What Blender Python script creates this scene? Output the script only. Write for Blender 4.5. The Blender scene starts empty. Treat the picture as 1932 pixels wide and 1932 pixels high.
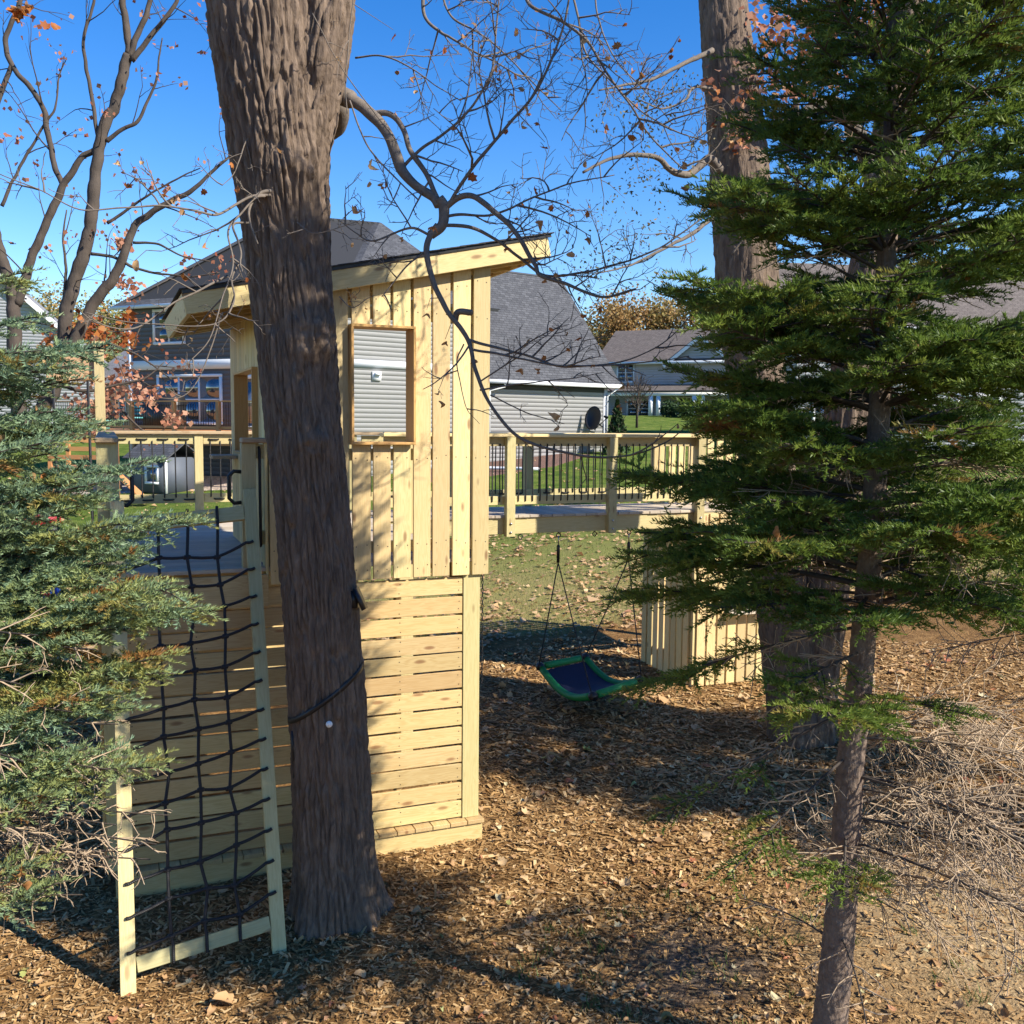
import bpy, math, random
import numpy as np
from mathutils import Matrix, Vector

# ------------------------------------------------------------------ camera, sky, sun, exposure
SC = bpy.context.scene
COL = SC.collection
RES = 1932.0                     # pixel frame used for the measurements below
F, C = 1855.0, 966.0
YAW, PITCH, ROLL, EYE = math.radians(22.4), math.radians(5.2), math.radians(0.55), 3.35
SUN_AZ = (0.68, -0.733)          # horizontal direction towards the sun (tower axes)
SUN_EL = math.radians(36.0)

FW = np.array([math.sin(YAW)*math.cos(PITCH), math.cos(YAW)*math.cos(PITCH), -math.sin(PITCH)])
_r0 = np.array([math.cos(YAW), -math.sin(YAW), 0.0]); _u0 = np.cross(_r0, FW)
RT = _r0*math.cos(ROLL) + _u0*math.sin(ROLL)
UP = _u0*math.cos(ROLL) - _r0*math.sin(ROLL)
EYEP = np.array([0.0, 0.0, EYE])

cam = bpy.data.cameras.new('camera')
cam.sensor_width = 36.0
cam.lens = F/RES*36.0
cam.clip_start, cam.clip_end = 0.05, 3000.0
camo = bpy.data.objects.new('camera', cam); COL.objects.link(camo)
camo.matrix_world = Matrix(((RT[0], UP[0], -FW[0], 0), (RT[1], UP[1], -FW[1], 0), (RT[2], UP[2], -FW[2], EYE), (0, 0, 0, 1)))
SC.camera = camo

world = bpy.data.worlds.new('World'); SC.world = world; world.use_nodes = True
wn = world.node_tree.nodes; wl = world.node_tree.links
bg = wn['Background']
sky = wn.new('ShaderNodeTexSky'); sky.sky_type = 'NISHITA'; sky.sun_disc = False
sky.sun_elevation = SUN_EL; sky.sun_rotation = math.atan2(SUN_AZ[0], SUN_AZ[1])
sky.altitude = 300; sky.air_density = 1.0; sky.dust_density = 0.0; sky.ozone_density = 2.2
hs = wn.new('ShaderNodeHueSaturation'); hs.inputs['Saturation'].default_value = 1.42; hs.inputs['Hue'].default_value = 0.512
wl.new(sky.outputs[0], hs.inputs['Color']); wl.new(hs.outputs[0], bg.inputs[0]); bg.inputs[1].default_value = 0.105

sun = bpy.data.lights.new('sun', 'SUN'); sun.energy = 4.6; sun.angle = math.radians(0.53); sun.color = (1.0, 0.93, 0.80)
suno = bpy.data.objects.new('sun', sun); COL.objects.link(suno)
_sd = Vector((SUN_AZ[0]*math.cos(SUN_EL), SUN_AZ[1]*math.cos(SUN_EL), math.sin(SUN_EL))).normalized()
suno.rotation_euler = _sd.to_track_quat('Z', 'Y').to_euler(); suno.location = (8, -10, 14)

SC.view_settings.view_transform = 'Standard'; SC.view_settings.look = 'None'
SC.view_settings.exposure = 1.05; SC.view_settings.gamma = 1.0
SC.render.engine = 'CYCLES'
SC.cycles.max_bounces = 6; SC.cycles.diffuse_bounces = 3; SC.cycles.glossy_bounces = 2
SC.cycles.transmission_bounces = 2; SC.cycles.transparent_max_bounces = 6
SC.cycles.use_denoising = True

# ------------------------------------------------------------------ small helpers
RNG = np.random.default_rng(7)
random.seed(7)

def ray(x, y): return FW + RT*((x-C)/F) + UP*((C-y)/F)
def PY(x, y, Y): d = ray(x, y); return EYEP + d*(Y/d[1])
def PX(x, y, X): d = ray(x, y); return EYEP + d*(X/d[0])
def PZ(x, y, Z): d = ray(x, y); return EYEP + d*((Z-EYE)/d[2])
def PD(x, y, D): return EYEP + ray(x, y)*D
def RF(r, f, z):                     # a point given to the right / ahead of the eye
    return np.array([r*math.cos(YAW)+f*math.sin(YAW), -r*math.sin(YAW)+f*math.cos(YAW), z])

def sstep(a, b, x): t = np.clip((x-a)/(b-a), 0, 1); return t*t*(3-2*t)

def _hash(ix, iy, iz, s):
    h = (ix.astype(np.int64)*374761393 + iy.astype(np.int64)*668265263 + iz.astype(np.int64)*2147483647 + s*974634541) & 0xFFFFFFFF
    h = ((h ^ (h >> 13))*1274126177) & 0xFFFFFFFF
    return (h ^ (h >> 16)) & 0xFFFFFFFF
_G = RNG.normal(size=(256, 3)); _G /= np.linalg.norm(_G, axis=1)[:, None]
def noise(p, s=0):                   # gradient noise, about -0.7 .. 0.7
    p = np.asarray(p, float); i = np.floor(p).astype(np.int64); f = p-i
    u = f*f*f*(f*(f*6-15)+10); out = np.zeros(len(p))
    for dx in (0, 1):
        for dy in (0, 1):
            for dz in (0, 1):
                g = _G[_hash(i[:, 0]+dx, i[:, 1]+dy, i[:, 2]+dz, s) & 255]
                dot = g[:, 0]*(f[:, 0]-dx) + g[:, 1]*(f[:, 1]-dy) + g[:, 2]*(f[:, 2]-dz)
                w = (u[:, 0] if dx else 1-u[:, 0])*(u[:, 1] if dy else 1-u[:, 1])*(u[:, 2] if dz else 1-u[:, 2])
                out += w*dot
    return out

def ground(x, y):                    # height of the ground
    x = np.asarray(x, float); y = np.asarray(y, float)
    r = x*math.cos(YAW) - y*math.sin(YAW); d = x*math.sin(YAW) + y*math.cos(YAW)
    up = np.log1p(np.exp(np.clip((d-13.5)/2.0, -30, 30)))*2.0
    up = np.minimum(up, 62 + (up-62)*0.2)
    z = 0.066*up
    z = z - 0.045*np.clip(2-r, 0, 26)*sstep(12, 42, d)
    z = z - 0.055*sstep(1.6, -0.6, x)*sstep(9.5, 4, y) - 0.05*sstep(5.5, 2.5, d)
    n = noise(np.stack([x.ravel()*0.55, y.ravel()*0.55, np.zeros(x.size)], 1), 3).reshape(x.shape)
    return z + 0.045*n*sstep(26, 9, d)

class MB:
    """collects vertices and faces, then makes one mesh object"""
    def __init__(s): s.v = []; s.q = []; s.t = []; s.n = 0; s.a = []
    def add(s, v, q=None, t=None, a=None):
        v = np.asarray(v, float).reshape(-1, 3)
        if q is not None and len(q): s.q.append(np.asarray(q, np.int64).reshape(-1, 4)+s.n)
        if t is not None and len(t): s.t.append(np.asarray(t, np.int64).reshape(-1, 3)+s.n)
        s.v.append(v); s.n += len(v)
        if a is not None: s.a.append(np.broadcast_to(np.asarray(a, np.float32), (len(v),)))
    def box(s, lo, hi, R=None, o=(0, 0, 0)):
        x0, y0, z0 = lo; x1, y1, z1 = hi
        v = np.array([(x0,y0,z0),(x1,y0,z0),(x1,y1,z0),(x0,y1,z0),(x0,y0,z1),(x1,y0,z1),(x1,y1,z1),(x0,y1,z1)], float)
        if R is not None: v = v@np.asarray(R).T
        s.add(v+np.asarray(o), [(0,3,2,1),(4,5,6,7),(0,1,5,4),(1,2,6,5),(2,3,7,6),(3,0,4,7)])
    def tube(s, pts, rad, n=8, cap=True, a=None):
        P = np.asarray(pts, float); m = len(P)
        rad = np.broadcast_to(np.asarray(rad, float), (m,))
        T = np.gradient(P, axis=0); T /= np.linalg.norm(T, axis=1)[:, None]+1e-12
        ref = np.array([0, 0, 1.0]) if abs(T[0][2]) < 0.9 else np.array([1.0, 0, 0])
        u = np.cross(T[0], ref); u /= np.linalg.norm(u)
        ang = np.arange(n)*2*math.pi/n; ca, sa = np.cos(ang), np.sin(ang)
        V = np.empty((m, n, 3))
        for i in range(m):
            u = u - T[i]*(u@T[i]); u /= np.linalg.norm(u)+1e-12
            w = np.cross(T[i], u)
            V[i] = P[i] + rad[i]*(ca[:, None]*u + sa[:, None]*w)
        k = np.arange(n); k2 = (k+1) % n
        q = np.concatenate([np.stack([i*n+k, i*n+k2, (i+1)*n+k2, (i+1)*n+k], 1) for i in range(m-1)])
        t = None
        if cap and n > 2:
            t = [(0, j+1, j) for j in range(1, n-1)] + [((m-1)*n, (m-1)*n+j, (m-1)*n+j+1) for j in range(1, n-1)]
        s.add(V.reshape(-1, 3), q, t, a)
    def inst(s, pv, pq, pt, pos, R, sc, a=None):      # many copies of one small shape: pos (n,3), R (n,3,3), sc (n,)
        n, k = len(pos), len(pv)
        if n == 0: return
        V = np.einsum('nij,kj->nki', R*np.asarray(sc)[:, None, None], np.asarray(pv, float)) + np.asarray(pos)[:, None, :]
        off = (np.arange(n)*k)[:, None, None]
        q = (np.asarray(pq, np.int64)[None]+off).reshape(-1, 4) if pq is not None and len(pq) else None
        t = (np.asarray(pt, np.int64)[None]+off).reshape(-1, 3) if pt is not None and len(pt) else None
        s.add(V.reshape(-1, 3), q, t, None if a is None else np.repeat(np.asarray(a, np.float32), k))
    def mesh(s, name, smooth=False):
        v = np.concatenate(s.v) if s.v else np.zeros((0, 3))
        q = np.concatenate(s.q) if s.q else np.zeros((0, 4), np.int64)
        t = np.concatenate(s.t) if s.t else np.zeros((0, 3), np.int64)
        me = bpy.data.meshes.new(name)
        me.vertices.add(len(v)); me.vertices.foreach_set('co', v.astype(np.float32).ravel())
        me.loops.add(q.size+t.size); me.loops.foreach_set('vertex_index', np.concatenate([q.ravel(), t.ravel()]).astype(np.int32))
        me.polygons.add(len(q)+len(t))
        st = np.concatenate([np.arange(len(q))*4, q.size+np.arange(len(t))*3]).astype(np.int32)
        me.polygons.foreach_set('loop_start', st)
        if smooth: me.polygons.foreach_set('use_smooth', np.ones(len(st), bool))
        if s.a:
            at = me.attributes.new('tint', 'FLOAT', 'POINT'); at.data.foreach_set('value', np.concatenate(s.a).astype(np.float32))
        me.update(calc_edges=True)
        return me
    def build(s, name, mat, parent=None, smooth=False, **tags):
        return link(name, s.mesh(name, smooth), mat, parent, **tags)

def link(name, me, mat, parent=None, world=None, **tags):
    o = bpy.data.objects.new(name, me); COL.objects.link(o)
    if mat is not None and not me.materials: me.materials.append(mat)
    if parent is not None:
        o.parent = parent
        o.matrix_parent_inverse = ROOTINV[parent.name]
    if world is not None: o.matrix_basis = world
    ROOTINV[o.name] = ROOTINV[parent.name] if parent is not None else Matrix()
    for k, v in tags.items():
        if v is not None: o[k] = v
    return o
ROOTINV = {}
SUBINV = {}
def thing(name, label, cat, loc=(0, 0, 0), group=None):
    o = bpy.data.objects.new(name, None); COL.objects.link(o)
    o.location = Vector(loc); o.empty_display_size = 0.1
    o['label'] = label; o['category'] = cat
    if group: o['group'] = group
    ROOTINV[o.name] = Matrix.Translation(-Vector(loc))
    return o
def sub(name, me, mat, part, world=None, **tags):     # a piece of a part: keeps its world placement
    o = bpy.data.objects.new(name, me); COL.objects.link(o)
    if mat is not None and not me.materials: me.materials.append(mat)
    o.parent = part
    top = part.parent
    inv = part.matrix_basis.inverted() @ part.matrix_parent_inverse.inverted()
    if top is not None: inv = inv @ Matrix.Translation(-top.location)
    o.matrix_parent_inverse = inv
    if world is not None: o.matrix_basis = world
    for k, v in tags.items(): o[k] = v
    return o

_BOX = {}
def box_mesh(L, w, t, ch=0.0025, mat=None):
    key = (round(L, 3), round(w, 3), round(t, 3), ch, mat.name if mat else '')
    if key in _BOX: return _BOX[key]
    hx, hy, hz = L/2, w/2, t/2; c = min(ch, hx*0.4, hy*0.4, hz*0.4)
    v = []; idx = {}
    for sx in (-1, 1):
        for sy in (-1, 1):
            for sz in (-1, 1):
                idx[sx, sy, sz] = len(v)
                v += [(sx*hx, sy*(hy-c), sz*(hz-c)), (sx*(hx-c), sy*hy, sz*(hz-c)), (sx*(hx-c), sy*(hy-c), sz*hz)]
    f = []
    for s_ in (-1, 1):
        f.append([idx[s_, a, b] for a, b in ((-1, -1), (1, -1), (1, 1), (-1, 1))][::s_])
        f.append([idx[a, s_, b]+1 for a, b in ((-1, -1), (-1, 1), (1, 1), (1, -1))][::s_])
        f.append([idx[a, b, s_]+2 for a, b in ((-1, -1), (1, -1), (1, 1), (-1, 1))][::s_])
    for a in (-1, 1):
        for b in (-1, 1):
            f.append([idx[-1, a, b]+1, idx[1, a, b]+1, idx[1, a, b]+2, idx[-1, a, b]+2])
            f.append([idx[a, -1, b]+0, idx[a, 1, b]+0, idx[a, 1, b]+2, idx[a, -1, b]+2])
            f.append([idx[a, b, -1]+0, idx[a, b, 1]+0, idx[a, b, 1]+1, idx[a, b, -1]+1])
    for k in idx.values(): f.append([k, k+1, k+2])
    me = bpy.data.meshes.new('board'); me.from_pydata(v, [], f)
    import bmesh
    bm = bmesh.new(); bm.from_mesh(me); bmesh.ops.recalc_face_normals(bm, faces=bm.faces); bm.to_mesh(me); bm.free()
    if mat: me.materials.append(mat)
    _BOX[key] = me
    return me
def board_matrix(p0, p1, wdir):
    p0, p1 = Vector(p0), Vector(p1); x = (p1-p0).normalized(); y = Vector(wdir); y = (y-x*y.dot(x)).normalized(); z = x.cross(y)
    c = (p0+p1)/2
    return Matrix(((x.x, y.x, z.x, c.x), (x.y, y.y, z.y, c.y), (x.z, y.z, z.z, c.z), (0, 0, 0, 1)))
def board(name, parent, p0, p1, w, t, wdir, mat, under=None, ch=0.0025, **tags):
    """one plank from p0 to p1 (centre line), width w along wdir, thickness t"""
    me = box_mesh((Vector(p1)-Vector(p0)).length, w, t, ch, mat)
    if under is not None: return sub(name, me, None, under, board_matrix(p0, p1, wdir), **tags)
    return link(name, me, None, parent, board_matrix(p0, p1, wdir), **tags)
# ------------------------------------------------------------------ materials
class NT:
    def __init__(s, name):
        s.m = bpy.data.materials.new(name); s.m.use_nodes = True
        s.t = s.m.node_tree; s.t.nodes.clear()
        s.out = s.t.nodes.new('ShaderNodeOutputMaterial'); s.b = s.n('BsdfPrincipled')
        s.l(s.b, s.out.inputs[0])
    def n(s, ty, ins=None, **props):
        nd = s.t.nodes.new('ShaderNode'+ty)
        for k, v in props.items(): setattr(nd, k, v)
        for k, v in (ins or {}).items():
            if isinstance(v, (bpy.types.Node, bpy.types.NodeSocket)): s.l(v, nd.inputs[k])
            else: nd.inputs[k].default_value = v
        return nd
    def l(s, a, b):
        if isinstance(a, bpy.types.Node): a = a.outputs[0]
        s.t.links.new(a, b)
    def set(s, **kw):
        for k, v in kw.items():
            k = k.replace('_', ' ')
            if isinstance(v, (bpy.types.Node, bpy.types.NodeSocket)): s.l(v, s.b.inputs[k])
            else: s.b.inputs[k].default_value = v
        return s.m
    def ramp(s, fac, stops, interp='LINEAR'):
        r = s.n('ValToRGB', {0: fac}); e = r.color_ramp; e.interpolation = interp
        while len(e.elements) < len(stops): e.elements.new(0.5)
        for el, (p, c) in zip(e.elements, stops): el.position = p; el.color = (*c, 1) if len(c) == 3 else c
        return r
    def mix(s, f, a, b, blend='MIX'):
        m = s.n('Mix', data_type='RGBA', blend_type=blend)
        for sock, v in ((0, f), (6, a), (7, b)):
            if isinstance(v, (bpy.types.Node, bpy.types.NodeSocket)): s.l(v, m.inputs[sock])
            else: m.inputs[sock].default_value = (*v, 1) if isinstance(v, tuple) and len(v) == 3 else v
        return m.outputs[2]
    def noise(s, vec, scale, detail=4, dist=0.0, rough=0.55):
        return s.n('TexNoise', {'Vector': vec, 'Scale': scale, 'Detail': detail, 'Distortion': dist, 'Roughness': rough})
    def map(s, vec, scale=(1, 1, 1), loc=(0, 0, 0), rot=(0, 0, 0)):
        return s.n('Mapping', {'Vector': vec, 'Scale': scale, 'Location': loc, 'Rotation': rot})
    def bump(s, h, strength=0.3, dist=0.01):
        b = s.n('Bump', {'Height': h, 'Strength': strength, 'Distance': dist}); s.l(b, s.b.inputs['Normal']); return b
    def math(s, op, a, b=0.0):
        return s.n('Math', {0: a, 1: b}, operation=op)
    def obj(s): return s.n('TexCoord').outputs['Object']
    def pos(s): return s.n('NewGeometry').outputs['Position']
    def trans(s, col, fac):                # thin leaf: mix in translucency
        tr = s.n('BsdfTranslucent', {'Color': col}); mx = s.n('MixShader', {0: fac, 1: s.b, 2: tr}); s.l(mx, s.out.inputs[0])

def M_wood(name, light, dark, knot=(0.20, 0.085, 0.03), alt=None, rough=0.62, knots=1.0, contrast=1.0):
    k = NT(name); oi = k.n('ObjectInfo').outputs['Random']
    off = k.n('CombineXYZ', {0: k.math('MULTIPLY', oi, 37.0), 1: k.math('MULTIPLY', oi, 11.3), 2: k.math('MULTIPLY', oi, 23.7)})
    v = k.n('VectorMath', {0: k.obj(), 1: off}, operation='ADD').outputs[0]
    kv = k.map(v, (3.0, 9, 9)); vo = k.n('TexVoronoi', {'Vector': kv, 'Scale': 1.0}, feature='F1')
    kd = vo.outputs['Distance']
    kn = k.ramp(kd, [(0.0, (1, 1, 1)), (0.10, (0.8, 0.8, 0.8)), (0.17, (0, 0, 0))])
    warp = k.math('MULTIPLY', k.ramp(kd, [(0.0, (1, 1, 1)), (0.45, (0, 0, 0))]), 0.9)
    g1 = k.noise(k.map(v, (0.9, 17, 17)), 1.5, 3, 1.0)
    lines = k.math('SINE', k.math('MULTIPLY', k.math('ADD', g1, k.math('MULTIPLY', warp, 0.25)), 46.0))
    lines = k.ramp(k.math('ADD', k.math('MULTIPLY', lines, 0.5), 0.5), [(0.25, (0, 0, 0)), (0.95, (1, 1, 1))])
    fine = k.noise(k.map(v, (3, 150, 150)), 1.0, 3)
    big = k.noise(k.map(v, (0.8, 3, 3)), 1.3, 2)
    lt = light
    if alt: lt = k.mix(k.ramp(k.math('ADD', k.math('MULTIPLY', oi, 0.75), k.math('MULTIPLY', big, 0.25)), [(0.35, (0, 0, 0)), (0.75, (1, 1, 1))]), light, alt)
    c = k.mix(k.math('MULTIPLY', lines, 0.40*contrast), lt, dark)
    c = k.mix(k.math('MULTIPLY', fine, 0.22), c, dark)
    c = k.mix(k.ramp(big, [(0.35, (0.16, 0.16, 0.16)), (0.7, (0, 0, 0))]), c, dark)
    c = k.mix(k.math('MULTIPLY', kn, 0.85*knots), c, knot)
    val = k.math('ADD', k.math('MULTIPLY', k.math('FRACT', k.math('MULTIPLY', oi, 7.13)), 0.36), 0.80)
    c = k.n('HueSaturation', {'Color': c, 'Value': val, 'Hue': k.math('ADD', k.math('MULTIPLY', k.math('FRACT', k.math('MULTIPLY', oi, 3.7)), 0.014), 0.493)})
    k.bump(k.math('ADD', k.math('MULTIPLY', lines, 0.3), fine), 0.12, 0.002)
    return k.set(Base_Color=c, Roughness=rough)

PINE = M_wood('pine', (0.66, 0.54, 0.275), (0.50, 0.345, 0.13), alt=(0.66, 0.50, 0.25))
SLAT = M_wood('pine_slat', (0.60, 0.46, 0.225), (0.42, 0.265, 0.09), alt=(0.58, 0.41, 0.19), contrast=1.2)
TREATED = M_wood('treated_pine', (0.54, 0.45, 0.225), (0.38, 0.285, 0.11), alt=(0.48, 0.43, 0.215), knots=0.7)
TRIM = M_wood('fresh_trim', (0.55, 0.33, 0.11), (0.42, 0.22, 0.06), knots=0.6)
CAPW = M_wood('cap_wood', (0.40, 0.27, 0.15), (0.27, 0.165, 0.085), alt=(0.45, 0.33, 0.2), knots=0.5)
DECKW = M_wood('deck_wood', (0.50, 0.43, 0.34), (0.36, 0.29, 0.21), alt=(0.54, 0.43, 0.31), knots=0.4)
REDW = M_wood('stained_cedar', (0.52, 0.25, 0.09), (0.40, 0.17, 0.055), knots=0.3)
PLY = M_wood('plywood', (0.50, 0.29, 0.16), (0.45, 0.25, 0.13), knots=0.0, contrast=0.4)

def M_plain(name, col, rough=0.6, metal=0.0, var=0.12, scale=6.0, bump=0.0, bs=40.0):
    k = NT(name); n = k.noise(k.obj(), scale, 4)
    c = k.n('HueSaturation', {'Color': (*col, 1), 'Value': k.math('ADD', k.math('MULTIPLY', n, 2*var), 1-var)})
    if bump: k.bump(k.noise(k.obj(), bs, 3), bump, 0.004)
    return k.set(Base_Color=c, Roughness=rough, Metallic=metal)
ROPE = None
def _rope():
    k = NT('black_rope'); w = k.n('TexWave', {'Vector': k.obj(), 'Scale': 42.0, 'Distortion': 0.4}, bands_direction='DIAGONAL')
    k.bump(w, 0.6, 0.004)
    return k.set(Base_Color=(0.010, 0.010, 0.012, 1), Roughness=0.55)
ROPE = _rope()
BLACK = M_plain('black_plastic', (0.012, 0.012, 0.013), 0.45)
IRON = M_plain('dark_metal', (0.03, 0.03, 0.032), 0.4, 0.6)
ZINC = M_plain('galvanised', (0.45, 0.44, 0.42), 0.4, 0.9)
WHITEP = M_plain('white_paint', (0.74, 0.75, 0.76), 0.55, var=0.05)
GREENF = M_plain('green_fabric', (0.012, 0.22, 0.055), 0.6, var=0.15, scale=14, bump=0.3)
NAVYF = M_plain('navy_mesh', (0.012, 0.014, 0.045), 0.7, var=0.2, scale=20, bump=0.4, bs=220)
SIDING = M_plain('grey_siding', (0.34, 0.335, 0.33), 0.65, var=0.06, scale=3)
DSIDING = M_plain('shaded_grey_siding', (0.085, 0.098, 0.125), 0.65, var=0.06, scale=3)  # the house's grey with the left wing's shade put into the colour
LSIDING = M_plain('pale_siding', (0.42, 0.42, 0.45), 0.65, var=0.06, scale=3)
EAVESHADE = M_plain('eave_shade', (0.055, 0.058, 0.058), 0.7)  # shadow of the roof overhang, put into a dark colour
STONE = M_plain('stone', (0.34, 0.27, 0.23), 0.85, var=0.3, scale=1.5, bump=0.5, bs=8)
CONCR = M_plain('block_wall', (0.36, 0.25, 0.20), 0.85, var=0.15, bump=0.4)
BLUEP = M_plain('blue_plastic', (0.01, 0.05, 0.35), 0.4)
REDP = M_plain('red_plastic', (0.28, 0.012, 0.02), 0.4)
TEAL = M_plain('teal_paint', (0.10, 0.36, 0.38), 0.5)
TAGW = M_plain('white_tag', (0.8, 0.8, 0.8), 0.4)

def _glass():
    k = NT('window_glass')
    return k.set(Base_Color=(0.05, 0.055, 0.06, 1), Roughness=0.04, Metallic=0.0, IOR=1.9, Specular_IOR_Level=0.9)
GLASS = _glass()

def _shingle(name, a, b, sc=1.0):
    k = NT(name); uv = k.n('TexCoord').outputs['UV']
    br = k.n('TexBrick', {'Vector': uv, 'Color1': (*a, 1), 'Color2': (*b, 1), 'Mortar': (*[x*0.45 for x in a], 1), 'Scale': 1.0*sc, 'Mortar Size': 0.012, 'Brick Width': 0.28, 'Row Height': 0.14, 'Bias': 0.0}, offset=0.37)
    n = k.noise(uv, 3.0, 5); c = k.n('HueSaturation', {'Color': br, 'Value': k.math('ADD', k.math('MULTIPLY', n, 0.7), 0.65)})
    k.bump(br.outputs['Fac'], 0.4, -0.01)
    return k.set(Base_Color=c, Roughness=0.9)
SHINGLE = _shingle('asphalt_shingle', (0.050, 0.052, 0.060), (0.088, 0.090, 0.10))
SHINGLE2 = _shingle('brown_shingle', (0.105, 0.085, 0.075), (0.15, 0.125, 0.11))
SHINGLE3 = _shingle('pale_shingle', (0.20, 0.20, 0.215), (0.26, 0.26, 0.275))

def _bark(name, hi, lo, sc=(9, 9, 1.6), strength=0.6):
    k = NT(name); p = k.pos()
    n = k.noise(k.map(p, sc), 1.6, 6, 0.6, 0.65); f = k.noise(k.map(p, (60, 60, 14)), 1.0, 5)
    c = k.ramp(n, [(0.30, lo), (0.72, hi)])
    c2 = k.mix(k.math('MULTIPLY', f, 0.55), c, lo)
    k.bump(k.math('ADD', n, k.math('MULTIPLY', f, 0.6)), strength, 0.02)
    return k.set(Base_Color=c2, Roughness=0.92)
BARK = _bark('maple_bark', (0.27, 0.195, 0.14), (0.075, 0.05, 0.034), (16, 16, 3.5), 0.8)
BARK2 = _bark('dark_bark', (0.10, 0.076, 0.058), (0.045, 0.035, 0.028), (5, 5, 3), 0.4)
BARKS = _bark('spruce_bark', (0.27, 0.20, 0.15), (0.11, 0.075, 0.055), (18, 18, 14), 0.7)
TWIG = _bark('twig_bark', (0.22, 0.18, 0.145), (0.11, 0.088, 0.07), (20, 20, 20), 0.2)
DEADT = _bark('dead_twig', (0.50, 0.38, 0.25), (0.30, 0.215, 0.14), (30, 30, 30), 0.2)

def _tinted(name, stops, trans=0.25, rough=0.6, spec=0.3):
    k = NT(name); a = k.n('Attribute', attribute_name='tint')
    c = k.ramp(a.outputs['Fac'], stops)
    k.set(Base_Color=c, Roughness=rough, Specular_IOR_Level=spec)
    if trans: k.trans(c, trans)
    return k.m
NEEDLE = _tinted('green_needles', [(0.0, (0.04, 0.075, 0.018)), (0.42, (0.11, 0.175, 0.03)), (0.72, (0.22, 0.28, 0.05)), (0.93, (0.26, 0.20, 0.05)), (1.0, (0.26, 0.14, 0.045))], 0.42, 0.5)
NEEDLEB = _tinted('blue_green_needles', [(0.0, (0.06, 0.105, 0.06)), (0.42, (0.175, 0.265, 0.165)), (0.62, (0.23, 0.29, 0.12)), (0.78, (0.29, 0.29, 0.08)), (0.92, (0.24, 0.17, 0.05)), (1.0, (0.26, 0.13, 0.04))], 0.22, 0.5)
LEAFM = _tinted('dry_leaf', [(0.0, (0.30, 0.075, 0.02)), (0.3, (0.42, 0.15, 0.035)), (0.6, (0.45, 0.24, 0.10)), (0.85, (0.52, 0.34, 0.17)), (1.0, (0.30, 0.14, 0.07))], 0.35, 0.6)
PINKL = _tinted('pink_brown_leaf', [(0.0, (0.25, 0.07, 0.035)), (0.5, (0.42, 0.18, 0.105)), (1.0, (0.50, 0.30, 0.19))], 0.3, 0.6)
LITTER = _tinted('leaf_litter', [(0.0, (0.13, 0.055, 0.02)), (0.3, (0.33, 0.18, 0.08)), (0.6, (0.47, 0.29, 0.14)), (0.85, (0.57, 0.40, 0.22)), (0.93, (0.42, 0.14, 0.07)), (0.97, (0.27, 0.30, 0.09)), (1.0, (0.58, 0.50, 0.30))], 0.15, 0.7)
CHIPM = _tinted('wood_chip', [(0.0, (0.09, 0.042, 0.015)), (0.35, (0.25, 0.135, 0.048)), (0.7, (0.40, 0.24, 0.095)), (1.0, (0.55, 0.38, 0.19))], 0.0, 0.85)
GRASSM = _tinted('grass_blade', [(0.0, (0.035, 0.07, 0.012)), (0.5, (0.085, 0.135, 0.022)), (0.85, (0.17, 0.19, 0.05)), (1.0, (0.32, 0.25, 0.10))], 0.25, 0.6)
AUTUMN = _tinted('autumn_crown', [(0.0, (0.28, 0.155, 0.06)), (0.4, (0.36, 0.23, 0.085)), (0.7, (0.32, 0.265, 0.095)), (1.0, (0.17, 0.19, 0.065))], 0.3, 0.7)
EVERG = _tinted('evergreen_crown', [(0.0, (0.015, 0.04, 0.012)), (1.0, (0.05, 0.09, 0.025))], 0.1, 0.7)

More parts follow.
